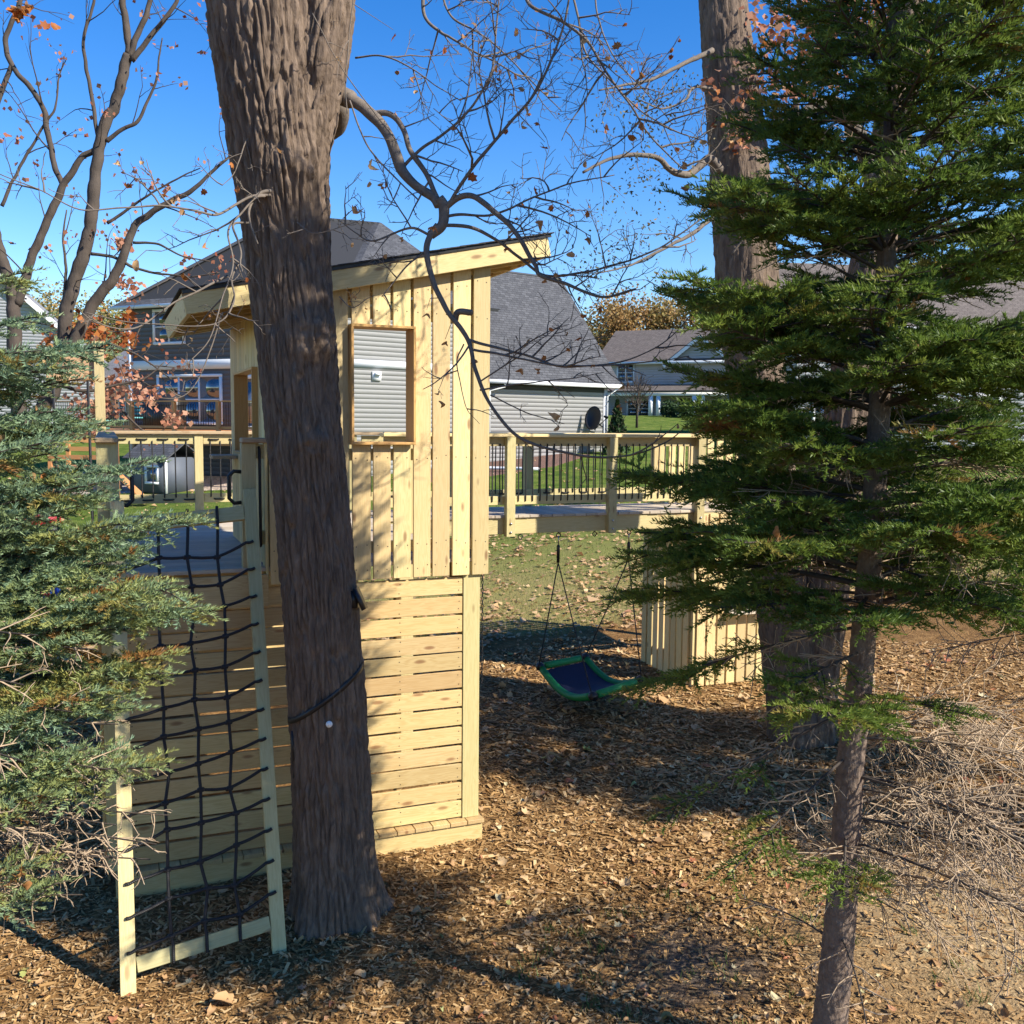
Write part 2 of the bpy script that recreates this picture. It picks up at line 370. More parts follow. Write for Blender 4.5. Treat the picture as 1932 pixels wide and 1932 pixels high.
def _ground():
    k = NT('ground_cover'); p = k.pos(); xyz = k.n('SeparateXYZ', {0: p})
    edge = k.noise(p, 0.35, 3)
    # mulch in front of the line y = 13.6 (wavy), lawn behind it
    s = k.math('ADD', xyz.outputs[1], k.math('MULTIPLY', k.math('SUBTRACT', edge, 0.5), 2.6))
    s = k.math('SUBTRACT', s, k.math('MULTIPLY', xyz.outputs[0], 0.05))
    lawn = k.n('MapRange', {0: s, 1: 13.2, 2: 13.9})
    n1 = k.noise(p, 5.0, 6, 0.6, 0.65); n2 = k.noise(p, 38.0, 5); n3 = k.noise(p, 0.8, 3)
    mul = k.ramp(k.math('ADD', k.math('MULTIPLY', n1, 0.5), k.math('MULTIPLY', n2, 0.5)), [(0.32, (0.06, 0.03, 0.012)), (0.5, (0.18, 0.098, 0.036)), (0.66, (0.34, 0.20, 0.08))])
    soil = k.ramp(n2, [(0.3, (0.085, 0.062, 0.046)), (0.7, (0.17, 0.13, 0.095))])
    sandy = k.ramp(n2, [(0.3, (0.24, 0.165, 0.085)), (0.7, (0.40, 0.29, 0.16))])
    # bare dark soil patch and dry sandy soil at the right of the spruce trunk
    def spot(x, y, r0, r1):
        d = k.n('VectorMath', {0: p, 1: (x, y, 0)}, operation='DISTANCE').outputs['Value']
        d = k.math('ADD', d, k.math('MULTIPLY', k.math('SUBTRACT', n1, 0.5), 1.1))
        return k.n('MapRange', {0: d, 1: r1, 2: r0})
    c = k.mix(spot(3.30, 4.95, 0.15, 0.75), mul, soil)
    c = k.mix(spot(5.3, 4.5, 0.5, 1.7), c, sandy)
    g1 = k.noise(p, 1.4, 4); g2 = k.noise(p, 60.0, 3)
    gr = k.ramp(k.math('ADD', k.math('MULTIPLY', g1, 0.6), k.math('MULTIPLY', g2, 0.4)), [(0.36, (0.045, 0.085, 0.012)), (0.52, (0.105, 0.15, 0.022)), (0.68, (0.21, 0.21, 0.06))])
    dry = k.ramp(g2, [(0.3, (0.16, 0.125, 0.045)), (0.7, (0.38, 0.31, 0.13))])
    # the lawn is drier near the trees, greener towards the houses
    dmask = k.n('MapRange', {0: k.math('ADD', s, k.math('MULTIPLY', k.math('SUBTRACT', g1, 0.5), 12.0)), 1: 24.0, 2: 15.0})
    gr = k.mix(k.math('MULTIPLY', dmask, 0.8), gr, dry)
    c = k.mix(lawn, c, gr)
    k.bump(k.math('ADD', n1, n2), 0.8, 0.03)
    return k.set(Base_Color=c, Roughness=0.95, Specular_IOR_Level=0.1)
GROUND = _ground()
def _rocks():
    k = NT('rock_mulch'); p = k.pos(); v = k.n('TexVoronoi', {'Vector': p, 'Scale': 9.0})
    c = k.ramp(v.outputs['Color'], [(0.1, (0.30, 0.22, 0.17)), (0.9, (0.50, 0.41, 0.33))]); k.bump(v.outputs['Distance'], 0.8, 0.05)
    return k.set(Base_Color=c, Roughness=0.9)
ROCKB = _rocks()
def _bed():
    k = NT('brown_bed'); p = k.pos(); n = k.noise(p, 14.0, 5)
    c = k.ramp(n, [(0.3, (0.07, 0.032, 0.02)), (0.7, (0.22, 0.12, 0.085))]); k.bump(n, 0.8, 0.05)
    return k.set(Base_Color=c, Roughness=0.95)
BEDM = _bed()

def _msh():
    k = NT('roof_shingle'); n = k.noise(k.obj(), 30.0, 4); c = k.ramp(n, [(0.3, (0.018, 0.018, 0.02)), (0.7, (0.06, 0.06, 0.064))]); k.bump(n, 0.4, 0.004)
    return k.set(Base_Color=c, Roughness=0.9)
M_SH = _msh()
# ------------------------------------------------------------------ ground
def build_ground():
    na, nr = 240, 170
    rad = np.concatenate([[0.0], np.geomspace(1.2, 900, nr-1)])
    # denser fan of directions ahead of the eye
    a = np.concatenate([np.linspace(-0.75, 0.75, 180), np.linspace(0.75, 2*math.pi-0.75, na-178)[1:-1]])
    na = len(a)
    A, R = np.meshgrid(a, rad)
    x = R*np.sin(A+YAW); y = R*np.cos(A+YAW); z = ground(x, y)
    v = np.stack([x, y, z], -1).reshape(-1, 3)
    i = np.arange(nr-1)[:, None]; j = np.arange(na)[None]; j2 = (j+1) % na
    q = np.stack([i*na+j, (i+1)*na+j, (i+1)*na+j2, i*na+j2], -1).reshape(-1, 4)
    mb = MB(); mb.add(v, q[:, ::-1])
    return mb.build('ground', GROUND, smooth=True, kind='structure')
GROUND_OBJ = build_ground()

def patch(name, pts, mat, lift=0.03, n=24):
    """a bed laid on the ground, outline given as (right, ahead) points"""
    pts = np.array(pts, float); c = pts.mean(0); m = len(pts)
    ring = []
    for i in range(m):
        for t in np.linspace(0, 1, n, endpoint=False): ring.append(pts[i]*(1-t)+pts[(i+1) % m]*t)
    ring = np.array(ring); rows = [c + (ring-c)*s for s in np.linspace(0.02, 1, 14)]
    V = []
    for k, r in enumerate(rows):
        for p in r:
            w = RF(p[0], p[1], 0); V.append((w[0], w[1], float(ground(w[0], w[1])) + (lift if k < 13 else -0.03)))
    N = len(ring); q = []
    for i in range(13):
        for j in range(N): q.append((i*N+j, i*N+(j+1) % N, (i+1)*N+(j+1) % N, (i+1)*N+j))
    mb = MB(); mb.add(V, q); return mb.build(name, mat, smooth=True, kind='structure')
patch('mulch_bed', [(-3.2, 34.5), (-1.0, 35.8), (1.8, 38.8), (3.6, 43.5), (2.2, 44.0), (-3.5, 39.0)], BEDM)
patch('rock_bed', [(-19, 33.0), (-12.5, 34.0), (-7.2, 34.2), (-6.6, 37.4), (-9, 39.5), (-19, 43)], ROCKB)

# ------------------------------------------------------------------ houses
def uvquad(me, pts):
    pass
def roof_mesh(polys, thick=0.14):
    """roof planes as thick slabs, UV in metres (u along the eave, v up the slope)"""
    V, Fc, UV = [], [], []
    for poly in polys:
        P = [Vector(p) for p in poly]; nrm = (P[1]-P[0]).cross(P[-1]-P[0]).normalized()
        if nrm.z < 0: P = P[::-1]; nrm = -nrm
        # eave direction: the most level edge
        e = min(range(len(P)), key=lambda i: abs((P[(i+1) % len(P)]-P[i]).normalized().z)+P[i].z*0.01)
        u = (P[(e+1) % len(P)]-P[e]).normalized(); w = nrm.cross(u)
        b = len(V); n = len(P)
        V += P; V += [p-nrm*thick for p in P]
        Fc.append(list(range(b, b+n))); UV.append([((p-P[0]).dot(u), (p-P[0]).dot(w)) for p in P])
        Fc.append([b+n+i for i in range(n)][::-1]); UV.append([(0, 0)]*n)
        for i in range(n):
            j = (i+1) % n; Fc.append([b+i, b+n+i, b+n+j, b+j]); UV.append([(0, 0), (0, .1), (.1, .1), (.1, 0)])
    me = bpy.data.meshes.new('roof'); me.from_pydata([tuple(v) for v in V], [], Fc)
    uvl = me.uv_layers.new(name='UVMap'); flat = [c for f in UV for p in f for c in p]
    uvl.data.foreach_set('uv', flat)
    return me
def lap_wall(p0, p1, z0, z1, pitch=0.18, lap=0.006, top=None):
    """lapped siding between two plan points; top(s) gives the height if the top is sloped"""
    p0, p1 = np.array(p0[:2], float), np.array(p1[:2], float); L = np.linalg.norm(p1-p0); t = (p1-p0)/L; n = np.array([t[1], -t[0]])
    mb = MB(); z = z0
    while z < z1-1e-4:
        h = min(pitch, z1-z); s0, s1 = 0.0, L
        if top is not None:
            s0, s1 = top(z+h)
            if s1-s0 < 0.02: break
        a, b = p0+t*s0, p0+t*s1
        V = [(*(a+n*lap), z), (*(b+n*lap), z), (*b, z+h), (*a, z+h), (*a, z), (*b, z)]
        mb.add(V, [(0, 1, 2, 3), (4, 5, 1, 0)]); z += h
    return mb
def fbox(o, t, n, s0, s1, d0, d1, z0, z1):
    """box in a wall frame: along t, outward n, from o (plan point)"""
    o, t, n = np.array(o[:2]), np.array(t[:2]), np.array(n[:2]); mb = MB()
    v = [(*(o+t*s+n*d), z) for z in (z0, z1) for s, d in ((s0, d0), (s1, d0), (s1, d1), (s0, d1))]
    mb.add(v, [(0, 3, 2, 1), (4, 5, 6, 7), (0, 1, 5, 4), (1, 2, 6, 5), (2, 3, 7, 6), (3, 0, 4, 7)]); return mb
def win(root, o, t, n, s0, s1, z0, z1, cols=2, rows=2, fr=0.11, mat=WHITEP, name='window'):
    """window: frame, each pane its own piece, bars"""
    mb = MB()
    for a, b, c, d in ((s0, s1, z0, z0+fr), (s0, s1, z1-fr, z1), (s0, s0+fr, z0+fr, z1-fr), (s1-fr, s1, z0+fr, z1-fr)):
        q = fbox(o, t, n, a, b, -0.02, 0.075, c, d); mb.add(q.v[0], q.q[0])
    w = (s1-s0-2*fr)/cols; h = (z1-z0-2*fr)/rows
    for i in range(1, cols):
        q = fbox(o, t, n, s0+fr+w*i-0.04, s0+fr+w*i+0.04, -0.02, 0.062, z0+fr, z1-fr); mb.add(q.v[0], q.q[0])
    for j in range(1, rows):
        for i in range(cols):
            q = fbox(o, t, n, s0+fr+w*i+0.04*(i > 0), s0+fr+w*(i+1)-0.04*(i < cols-1), -0.02, 0.055, z0+fr+h*j-0.025, z0+fr+h*j+0.025); mb.add(q.v[0], q.q[0])
    f = mb.build(name, mat, root)
    for i in range(cols):
        for j in range(rows):
            q = fbox(o, t, n, s0+fr+w*i+0.042*(i > 0), s0+fr+w*(i+1)-0.042*(i < cols-1), -0.02, 0.035, z0+fr+h*j+0.027*(j > 0), z0+fr+h*(j+1)-0.027*(j < rows-1))
            sub('pane', q.mesh('pane'), GLASS, f)
    return f
def part(name, mat, root, mbs):
    mb = MB()
    for m in (mbs if isinstance(mbs, list) else [mbs]):
        for v in m.v: pass
        off = mb.n
        mb.v += m.v; mb.q += [q+off for q in m.q]; mb.t += [t+off for t in m.t]; mb.n += m.n
    return mb.build(name, mat, root)
def frame(a, b):
    a, b = np.array(a[:2], float), np.array(b[:2], float); t = (b-a)/np.linalg.norm(b-a); return a, t, np.array([t[1], -t[0]]), float(np.linalg.norm(b-a))
def gz(p): return float(ground(p[0], p[1]))
def RFp(r, f): return RF(r, f, 0)[:2]

# --- the grey house behind the tower: two-storey block and garage
def grey_house():
    P0, PL, PR, PB = RFp(-6.4, 36.6), RFp(-15.87, 41.1), RFp(-1.31, 40.66), RFp(-11.2, 46.4)
    cn = RFp(4.22, 45.0)
    h = thing('house', 'large grey lap-sided house with dark hip roof behind the wooden tower', 'house', (P0[0], P0[1], 1.0))
    zb, zband, ze = 0.4, 5.50, 8.05
    # left wing front (in shade, also put into the darker siding colour)
    o, t, n, L = frame(PL, P0)
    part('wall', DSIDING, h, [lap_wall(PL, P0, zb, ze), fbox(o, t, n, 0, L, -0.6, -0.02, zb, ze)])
    part('band_board', WHITEP, h, fbox(o, t, n, 0.14, L, 0.0, 0.06, zband-0.15, zband+0.22))
    part('corner_board', WHITEP, h, fbox(o, t, n, -0.03, 0.13, -0.05, 0.09, zb, ze-0.05))
    part('corner_board', WHITEP, h, fbox(o, t, n, 6.75, 6.90, 0.0, 0.07, zband+0.23, ze-0.25))
    part('eave_shade_band', EAVESHADE, h, fbox(o, t, n, 0.14, L, 0.0, 0.05, ze-0.24, ze-0.02))  # dark strip standing in for the shadow under the eave
    win(h, o, t, n, 1.35, 3.05, 6.35, 7.78)
    win(h, o, t, n, 7.3, 9.0, 6.4, 7.75)
    win(h, o, t, n, 1.5, 4.9, 3.15, 5.15, cols=3, rows=2)
    dr = win(h, o, t, n, 5.55, 7.5, 2.95, 5.1, cols=2, rows=1, fr=0.16, name='patio_door')
    win(h, o, t, n, 5.5, 7.2, 0.7, 2.5, cols=2, rows=1, fr=0.2, name='basement_door')
    # lit side of the block, seen through the tower window
    o, t, n, L = frame(P0, PR)
    part('wall', SIDING, h, [lap_wall(P0, PR, zb, ze), fbox(o, t, n, 0, L, -0.6, -0.02, zb, ze)])
    part('band_board', WHITEP, h, fbox(o, t, n, 0.1, L-0.02, 0.0, 0.06, zband-0.14, zband+0.14))
    part('vent_hood', WHITEP, h, [fbox(o, t, n, 1.35, 1.72, 0.0, 0.08, zband-0.62, zband-0.28), fbox(o, t, n, 1.42, 1.66, 0.08, 0.2, zband-0.42, zband-0.33)])
    # hip roof of the block
    e = ze; ov = 0.55
    ctr = (P0+PL+PR+PB)/4
    def ovp(p): d = p-ctr; d = d/np.linalg.norm(d); q = p+d*ov*1.3; return (q[0], q[1], e-0.1)
    R1, R2 = RF(-9.6, 42.4, 12.0), RF(-5.9, 43.9, 12.0)
    a, b, c_, d_ = ovp(PL), ovp(P0), ovp(PR), ovp(PB)
    link('roof', roof_mesh([[a, b, R2, R1], [b, c_, R2], [c_, d_, R1, R2], [d_, a, R1]]), SHINGLE, h)
    mb = MB()
    for p, q in ((a, b),):
        p, q = np.array(p), np.array(q); d = (q-p)/np.linalg.norm(q-p)
        mb.tube([p+[0, 0, -.07], q+[0, 0, -.07]], 0.08, 6)
    mb.build('gutter', WHITEP, h)
    # garage: wall, roof with a raked end at the right
    o, t, n, L = frame(PR, cn); ge = 5.07
    part('wall', SIDING, h, [lap_wall(PR, cn, 0.6, ge-0.34), fbox(o, t, n, 0, L, -0.5, -0.02, 0.6, ge-0.02)])
    part('eave_shade_band', EAVESHADE, h, fbox(o, t, n, 0, L-0.16, 0.0, 0.05, ge-0.335, ge-0.03))  # overhang's shadow painted as a dark strip along the garage wall top
    part('corner_board', WHITEP, h, fbox(o, t, n, L-0.155, L+0.03, -0.3, 0.07, 0.6, ge-0.05))
    q0 = np.array([*(o - t*0.5 + n*0.45), ge]); q1 = np.array([*(o+t*(L+0.55)+n*0.45), ge])
    back = -n
    rz = 10.35; r0 = np.array([*(o - t*0.5 + back*3.9), rz]); r1 = np.array([*(o+t*(L+0.55)+back*3.9), rz])
    e0 = np.array([*(o - t*0.5 + back*8.2), ge]); e1 = np.array([*(o+t*(L+0.55)+back*8.2), ge])
    link('roof', roof_mesh([[q0, q1, r1, r0], [r0, r1, e1, e0]]), SHINGLE, h)
    o2, t2, n2, L2 = frame(cn, cn+back*8)
    part('wall', SIDING, h, [lap_wall(cn, cn+back*8, 0.6, ge), lap_wall(cn, cn+back*8, ge, rz-0.5, top=lambda z: ((z-ge)/(rz-ge)*4.0+0.2, 8-(z-ge)/(rz-ge)*4.0-0.2))])
    part('gutter', WHITEP, h, [fbox(o, t, n, -0.4, L+0.5, 0.36, 0.52, ge-0.13, ge+0.03)])
    dn = MB(); pc = np.array([*(o+t*(L-0.02)+n*0.12), 0])
    dn.tube([np.array([*(o+t*(L+0.3)+n*0.42), ge-0.14]), pc+[0, 0, ge-0.5], pc+[0, 0, 0.9]], 0.05, 6); dn.build('downspout', WHITEP, h)
    ds = MB(); p3 = np.array([*(o+t*0.9+n*0.42), ge-0.12]); p4 = np.array([*(o+t*0.35+n*0.12), 0])
    ds.tube([p3, p3+[0, 0, -.12], p4+[0, 0, ge-0.42], p4+[0, 0, 1.9]], 0.05, 6); ds.build('downspout', WHITEP, h)
    return o, t, n, L, PL, P0
gO, gT, gN, gL, hPL, hP0 = grey_house()

# satellite dish on the garage wall
def dish():
    base = np.array([*(gO+gT*(gL-0.5)+gN*0.03), 3.35])
    d = thing('satellite_dish', 'black round satellite dish fixed to the sunlit garage wall', 'satellite dish', base)
    up = np.array([0, 0, 1.0]); n3 = np.array([*gN, 0]); t3 = np.array([*gT, 0])
    def disc(c, ax, r, dep, nm):
        ax = ax/np.linalg.norm(ax); u = np.cross(ax, up); u /= np.linalg.norm(u); w = np.cross(u, ax)
        V = []; nr, na = 6, 20
        for side in (0, 1):
            for i in range(nr+1):
                rr = r*i/nr
                for k in range(na):
                    a = 2*math.pi*k/na; V.append(c + (u*math.cos(a)*0.72+w*math.sin(a))*rr + ax*(dep*(rr/r)**2 - side*0.02))
        q = []
        for s_ in (0, 1):
            b = s_*(nr+1)*na
            for i in range(nr):
                for k in range(na):
                    f = (b+i*na+k, b+i*na+(k+1) % na, b+(i+1)*na+(k+1) % na, b+(i+1)*na+k); q.append(f if s_ == 0 else f[::-1])
        for k in range(na): q.append((nr*na+k, nr*na+(k+1) % na, (nr+1)*na+nr*na+(k+1) % na, (nr+1)*na+nr*na+k))
        m = MB(); m.add(V, q); m.build(nm, BLACK, d, smooth=True)
    disc(base + n3*0.55 - t3*0.75 + up*0.2, n3*0.35-t3*0.95+up*0.3, 0.55, 0.13, 'reflector')
    m = MB(); m.tube([base, base+n3*0.3-up*0.15, base+n3*0.5-t3*0.75+up*0.15], 0.035, 6); m.tube([base+n3*0.4-t3*0.6-up*0.3, base+n3*0.75-t3*0.1+up*0.28], 0.02, 5); m.build('mast', IRON, d)
    m = MB(); m.tube([base+n3*0.75-t3*0.1+up*0.25, base+n3*0.65-t3*0.25+up*0.32], [0.07, 0.045], 8); m.build('receiver', IRON, d)
    return d
dish()

# raised cedar deck of the grey house
def house_deck():
    o, t, n, L = frame(hPL, hP0); z = 2.95; d1 = 3.4; a, b = -0.9, 9.6
    d = thing('house_deck', 'orange cedar deck with black balusters along the grey house', 'deck', (*(o+t*4), 1.0))
    def P(s, q, zz): return (*(o+t*s+n*q), zz)
    for k in range(24):
        q = 0.1+k*0.14
        if q > d1-0.05: break
        board('floor_board', d, P(a, q, z-0.02), P(b, q, z-0.02), 0.13, 0.03, (*n, 0), REDW)
    board('rim_board', d, P(a, d1+0.02, z-0.17), P(b, d1+0.02, z-0.17), 0.26, 0.04, (0, 0, 1), REDW)
    board('beam', d, P(a, d1-0.25, z-0.42), P(b, d1-0.25, z-0.42), 0.2, 0.1, (0, 0, 1), REDW)
    for s in (-0.8, 1.45, 1.75, 3.7, 5.75, 7.8, 9.5):
        p = o+t*s+n*(d1+0.09); board('rail_post', d, (*p, z-0.24), (*p, z+1.02), 0.13, 0.13, (*t, 0), REDW)
    board('top_rail', d, P(a, d1+0.07, z+1.045), P(b, d1+0.07, z+1.045), 0.16, 0.04, (*n, 0), REDW)
    board('bottom_rail', d, P(a, d1+0.02, z+0.12), P(b, d1+0.02, z+0.12), 0.09, 0.04, (0, 0, 1), REDW)
    m = MB(); s = a+0.1
    while s < b: m.tube([P(s, d1-0.02, z+0.1), P(s, d1-0.02, z+1.02)], 0.011, 4); s += 0.115
    m.build('balusters', IRON, d, kind='stuff')
    for s in (1.6, 5.0, 8.6):
        p = o+t*s+n*(d1-0.3); board('support_post', d, (*p, gz(p)-0.1), (*p, z-0.53), 0.17, 0.17, (*t, 0), REDW)
    # furniture on the deck
    g = thing('barbecue_grill', 'black covered barbecue grill on the orange cedar deck', 'grill', P(4.0, 2.2, z))
    m = MB(); c = np.array(P(4.0, 2.2, z))
    T3, N3 = np.array([*t, 0]), np.array([*n, 0]); R = np.stack([T3, N3, [0, 0, 1]], 1)
    m.box((-0.75, -0.35, 0.02), (0.75, 0.35, 0.92), R, c); m.build('body', BLACK, g)
    m = MB(); ang = np.linspace(0, math.pi, 9)
    V = [c + T3*s_ + N3*(-0.37*math.cos(a_)) + np.array([0, 0, 0.925+0.42*math.sin(a_)]) for s_ in (-0.78, 0.78) for a_ in ang]
    m.add(V, [(i, i+1, 9+i+1, 9+i) for i in range(8)], [(0, i+1, i) for i in range(1, 8)] + [(9, 9+i, 10+i) for i in range(1, 8)]); m.build('lid', BLACK, g)
    for s_, q_ in ((3.0, 2.75),):
        ch = thing('patio_chair', 'teal metal patio chair behind the cedar deck rail', 'chair', P(s_, q_, z)); c = np.array(P(s_, q_, z))
        m = MB(); m.box((-0.3, -0.28, 0.42), (0.3, 0.28, 0.47), R, c); m.build('seat', TEAL, ch)
        for k in range(4):
            m = MB(); m.box((-0.3, -0.3, 0.55+k*0.13), (0.3, -0.27, 0.63+k*0.13), R, c); m.build('back_slat', TEAL, ch)
        for sx in (-1, 1):
            for sy in (-1, 1):
                m = MB(); m.tube([c+T3*0.27*sx+N3*0.25*sy, c+T3*0.27*sx+N3*0.25*sy+[0, 0, 0.42 if sy > 0 else 1.05]], 0.02, 5); m.build('leg', TEAL, ch)
    pt = thing('planter_pot', 'small teal pot standing at the deck corner post', 'pot', P(1.9, 3.1, z)); c = np.array(P(1.9, 3.1, z))
    m = MB(); m.tube([c, c+[0, 0, 0.3]], [0.16, 0.22], 12); m.build('bowl', TEAL, pt); m = MB(); m.tube([c+[0, 0, 0.3], c+[0, 0, 0.35]], [0.25, 0.25], 12); m.build('rim', TEAL, pt)
    # low block wall and rock below the deck
    w = thing('block_wall', 'low tan retaining wall of blocks under the cedar deck', 'wall', P(2, 4.6, gz(o+t*2+n*4.6)))
    for r_ in range(2):
        for k in range(10):
            s0 = -0.5+k*0.5+0.25*(r_ % 2); p = o+t*s0+n*4.9; p2 = o+t*(s0+0.48)+n*4.9
            board('block', w, (*p, gz(p)+0.12+0.21*r_), (*p2, gz(p)+0.12+0.21*r_), 0.2, 0.3, (0, 0, 1), CONCR, ch=0.02)
    return d
house_deck()

# child's play hut below the deck
def play_hut():
    o, t, n, L = frame(hPL, hP0); p = o+t*6.3+n*4.6; z = gz(p)
    d = thing('play_hut', "small grey child's play hut with white trim below the cedar deck", 'play hut', (*p, z))
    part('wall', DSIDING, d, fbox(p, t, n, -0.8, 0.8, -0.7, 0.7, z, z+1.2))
    for s in (-0.82, 0.74): part('corner_board', WHITEP, d, fbox(p, t, n, s, s+0.09, 0.66, 0.74, z, z+1.2))
    a = [np.array([*(p+t*s+n*q), z+1.18+(0.55 if q == 0 else 0)]) for s, q in ((-1, 0.9), (1, 0.9), (1, 0), (-1, 0), (-1, -0.9), (1, -0.9))]
    link('roof', roof_mesh([[a[0], a[1], a[2], a[3]], [a[3], a[2], a[5], a[4]]], 0.05), SHINGLE, d)
    win(d, p+n*0.7, t, n, -0.1, 0.5, z+0.3, z+0.95, 1, 1, 0.08)
play_hut()

# wooden play set with a slide, left of the tower
def play_set():
    c = PD(150, 880, 30.0); z = gz(c); d = thing('play_set', 'orange wooden play set with ladder and slide left of the cedar deck', 'play set', (c[0], c[1], z))
    T = RF(1, 0, 0); N = RF(0, 1, 0)
    def P(a, b, h): return tuple(np.array([c[0], c[1], z]) + T*a + N*b + np.array([0, 0, h]))
    for a in (-0.6, 0.9):
        for b in (-0.6, 0.6): board('post', d, P(a, b, 0), P(a, b, 2.2), 0.11, 0.11, tuple(T), REDW)
    for k in range(8): board('floor_board', d, P(-0.6, -0.5+0.14*k, 1.25), P(0.9, -0.5+0.14*k, 1.25), 0.13, 0.03, tuple(N), REDW)
    for h in (1.55, 1.8, 2.05): board('side_board', d, P(-0.65, -0.68, h), P(0.95, -0.68, h), 0.13, 0.03, (0, 0, 1), REDW)
    for b in (-0.5, 0.1): board('ladder_rail', d, P(-0.66, b, 1.25), P(-1.7, b, 0.02), 0.12, 0.04, (0, 0, 1), REDW)
    for k in range(5): f = (k+0.6)/5.4; board('step', d, P(-0.66-1.04*f, -0.5, 1.23-1.2*f), P(-0.66-1.04*f, 0.1, 1.23-1.2*f), 0.13, 0.03, tuple(T), REDW)
    board('slide', d, P(0.95, 0, 1.22), P(2.1, 0, 0.15), 0.5, 0.04, tuple(N), REDW)
play_set()

# neighbour houses
def simple_house(name, label, right, ahead, rot, w, dep, z0, ze, rz, wall, roof, parts, cat='house', gable=False):
    """rot: turn of the front normal to the left (degrees) from facing the eye"""
    a = math.radians(rot); tl = np.array([math.cos(a), -math.sin(a)]); nl = np.array([-math.sin(a), -math.cos(a)])
    c0 = np.array([right, ahead])
    def pl(s, q): v = c0 + tl*s + nl*q; return RFp(v[0], v[1])
    o = pl(-w/2, 0); h = thing(name, label, cat, (*o, z0))
    A, B, Cc, D = pl(-w/2, 0), pl(w/2, 0), pl(w/2, -dep), pl(-w/2, -dep)
    for p, q in ((A, B), (B, Cc), (D, A)):
        part('wall', wall, h, lap_wall(p, q, z0-0.5, ze, pitch=0.2))
    ov = 0.5; e = ze-0.08
    q = [np.array([*pl(s, r), e]) for s, r in ((-w/2-ov, ov), (w/2+ov, ov), (w/2+ov, -dep-ov), (-w/2-ov, -dep-ov))]
    r0, r1 = np.array([*pl(-w/2-ov, -dep/2), rz]), np.array([*pl(w/2+ov, -dep/2), rz])
    if gable:      # ridge runs towards the eye: white raked gable in front
        r0, r1 = np.array([*pl(0, ov), rz]), np.array([*pl(0, -dep-ov), rz])
        link('roof', roof_mesh([[q[0], r0, r1, q[3]], [q[1], q[2], r1, r0]]), roof, h)
        part('gable_wall', wall, h, lap_wall(A, B, ze, rz-0.35, 0.2, top=lambda z: ((z-ze)/(rz-ze)*w/2, w-(z-ze)/(rz-ze)*w/2)))
        for p in (q[0], q[1]):
            board('rake_board', h, tuple(p+[0, 0, -0.22]), tuple(r0+[0, 0, -0.22]), 0.3, 0.06, (0, 0, 1), WHITEP)
    else:
        link('roof', roof_mesh([[q[0], q[1], r1, r0], [r0, r1, q[2], q[3]]]), roof, h)
        for p_, q_, off in ((Cc, B, w/2), (D, A, -w/2)):
            part('gable_wall', wall, h, lap_wall(*( (B, Cc) if off > 0 else (D, A)), ze, rz-0.3, 0.2, top=lambda z: ((z-ze)/(rz-ze)*dep/2, dep-(z-ze)/(rz-ze)*dep/2)))
        part('fascia_board', WHITEP, h, fbox(pl(-w/2-ov, ov), pl(1, 0)-pl(0, 0), pl(0, 1)-pl(0, 0), 0, w+2*ov, 0.0, 0.06, e-0.2, e+0.02))
    parts(h, o, pl(1, 0)-pl(0, 0), pl(0, 1)-pl(0, 0), pl)
    return h
def far_parts(h, o, t, n, pl):
    z = 3.3
    for s in (1.3, 6.2, 8.3, 13.0): win(h, o, t, n, s, s+1.5, z+3.3, z+4.9, 2, 2, 0.13)
    for s in (2.2, 8.9): win(h, o, t, n, s, s+2.0, z+0.5, z+2.0, 2, 2, 0.13)
    win(h, o, t, n, 6.3, 7.5, z+0.1, z+2.2, 1, 1, 0.14, name='front_door')
    # porch: roof, columns, base
    def P(s, q, zz): return np.array([*(o+t*s+n*q), zz])
    link('porch_roof', roof_mesh([[P(0.5, 2.3, z+2.6), P(13, 2.3, z+2.6), P(13, 0.03, z+3.15), P(0.5, 0.03, z+3.15)]], 0.12), SHINGLE2, h)
    part('porch_beam', WHITEP, h, fbox(o, t, n, 0.8, 12.8, 1.85, 2.15, z+2.2, z+2.46))
    for s in (1.0, 4.6, 5.2, 8.0, 8.6, 12.4): part('porch_column', WHITEP, h, fbox(o, t, n, s, s+0.32, 1.85, 2.15, z+0.55, z+2.2))
    part('porch_base', STONE, h, fbox(o, t, n, 0.6, 12.9, 0.0, 2.4, z-0.4, z+0.5))
    # front gable
    e = z+4.95; gx = 8.1
    link('gable_roof', roof_mesh([[P(gx-2.9, 0.5, e-0.2), P(gx, 0.5, e+2.0), P(gx, -4.2, e+2.0), P(gx-2.9, -4.2, e-0.2)], [P(gx+2.9, 0.5, e-0.2), P(gx+2.9, -4.2, e-0.2), P(gx, -4.2, e+2.0), P(gx, 0.5, e+2.0)]], 0.1), SHINGLE2, h)
    part('gable_wall', LSIDING, h, lap_wall(o+t*(gx-2.4)+n*0.1, o+t*(gx+2.4)+n*0.1, z+2.9, e+1.6, 0.2, top=lambda zz: (max(0, (zz-e)/1.85*2.4), 4.8-max(0, (zz-e)/1.85*2.4))))
    for s in (-1, 1): board('rake_board', h, tuple(P(gx+s*2.85, 0.52, e-0.42)), tuple(P(gx, 0.52, e+1.80)), 0.26, 0.05, (0, 0, 1), WHITEP)
simple_house('house', 'pale two-storey house with porch columns across the far lawn', 14.2, 77.0, 24, 15.5, 10, 3.3, 8.3, 11.2, LSIDING, SHINGLE2, far_parts)
def left_parts(h, o, t, n, pl):
    for s in (1.0, 5.0): win(h, o, t, n, s, s+1.4, 4.3, 5.9, 2, 2, 0.13)
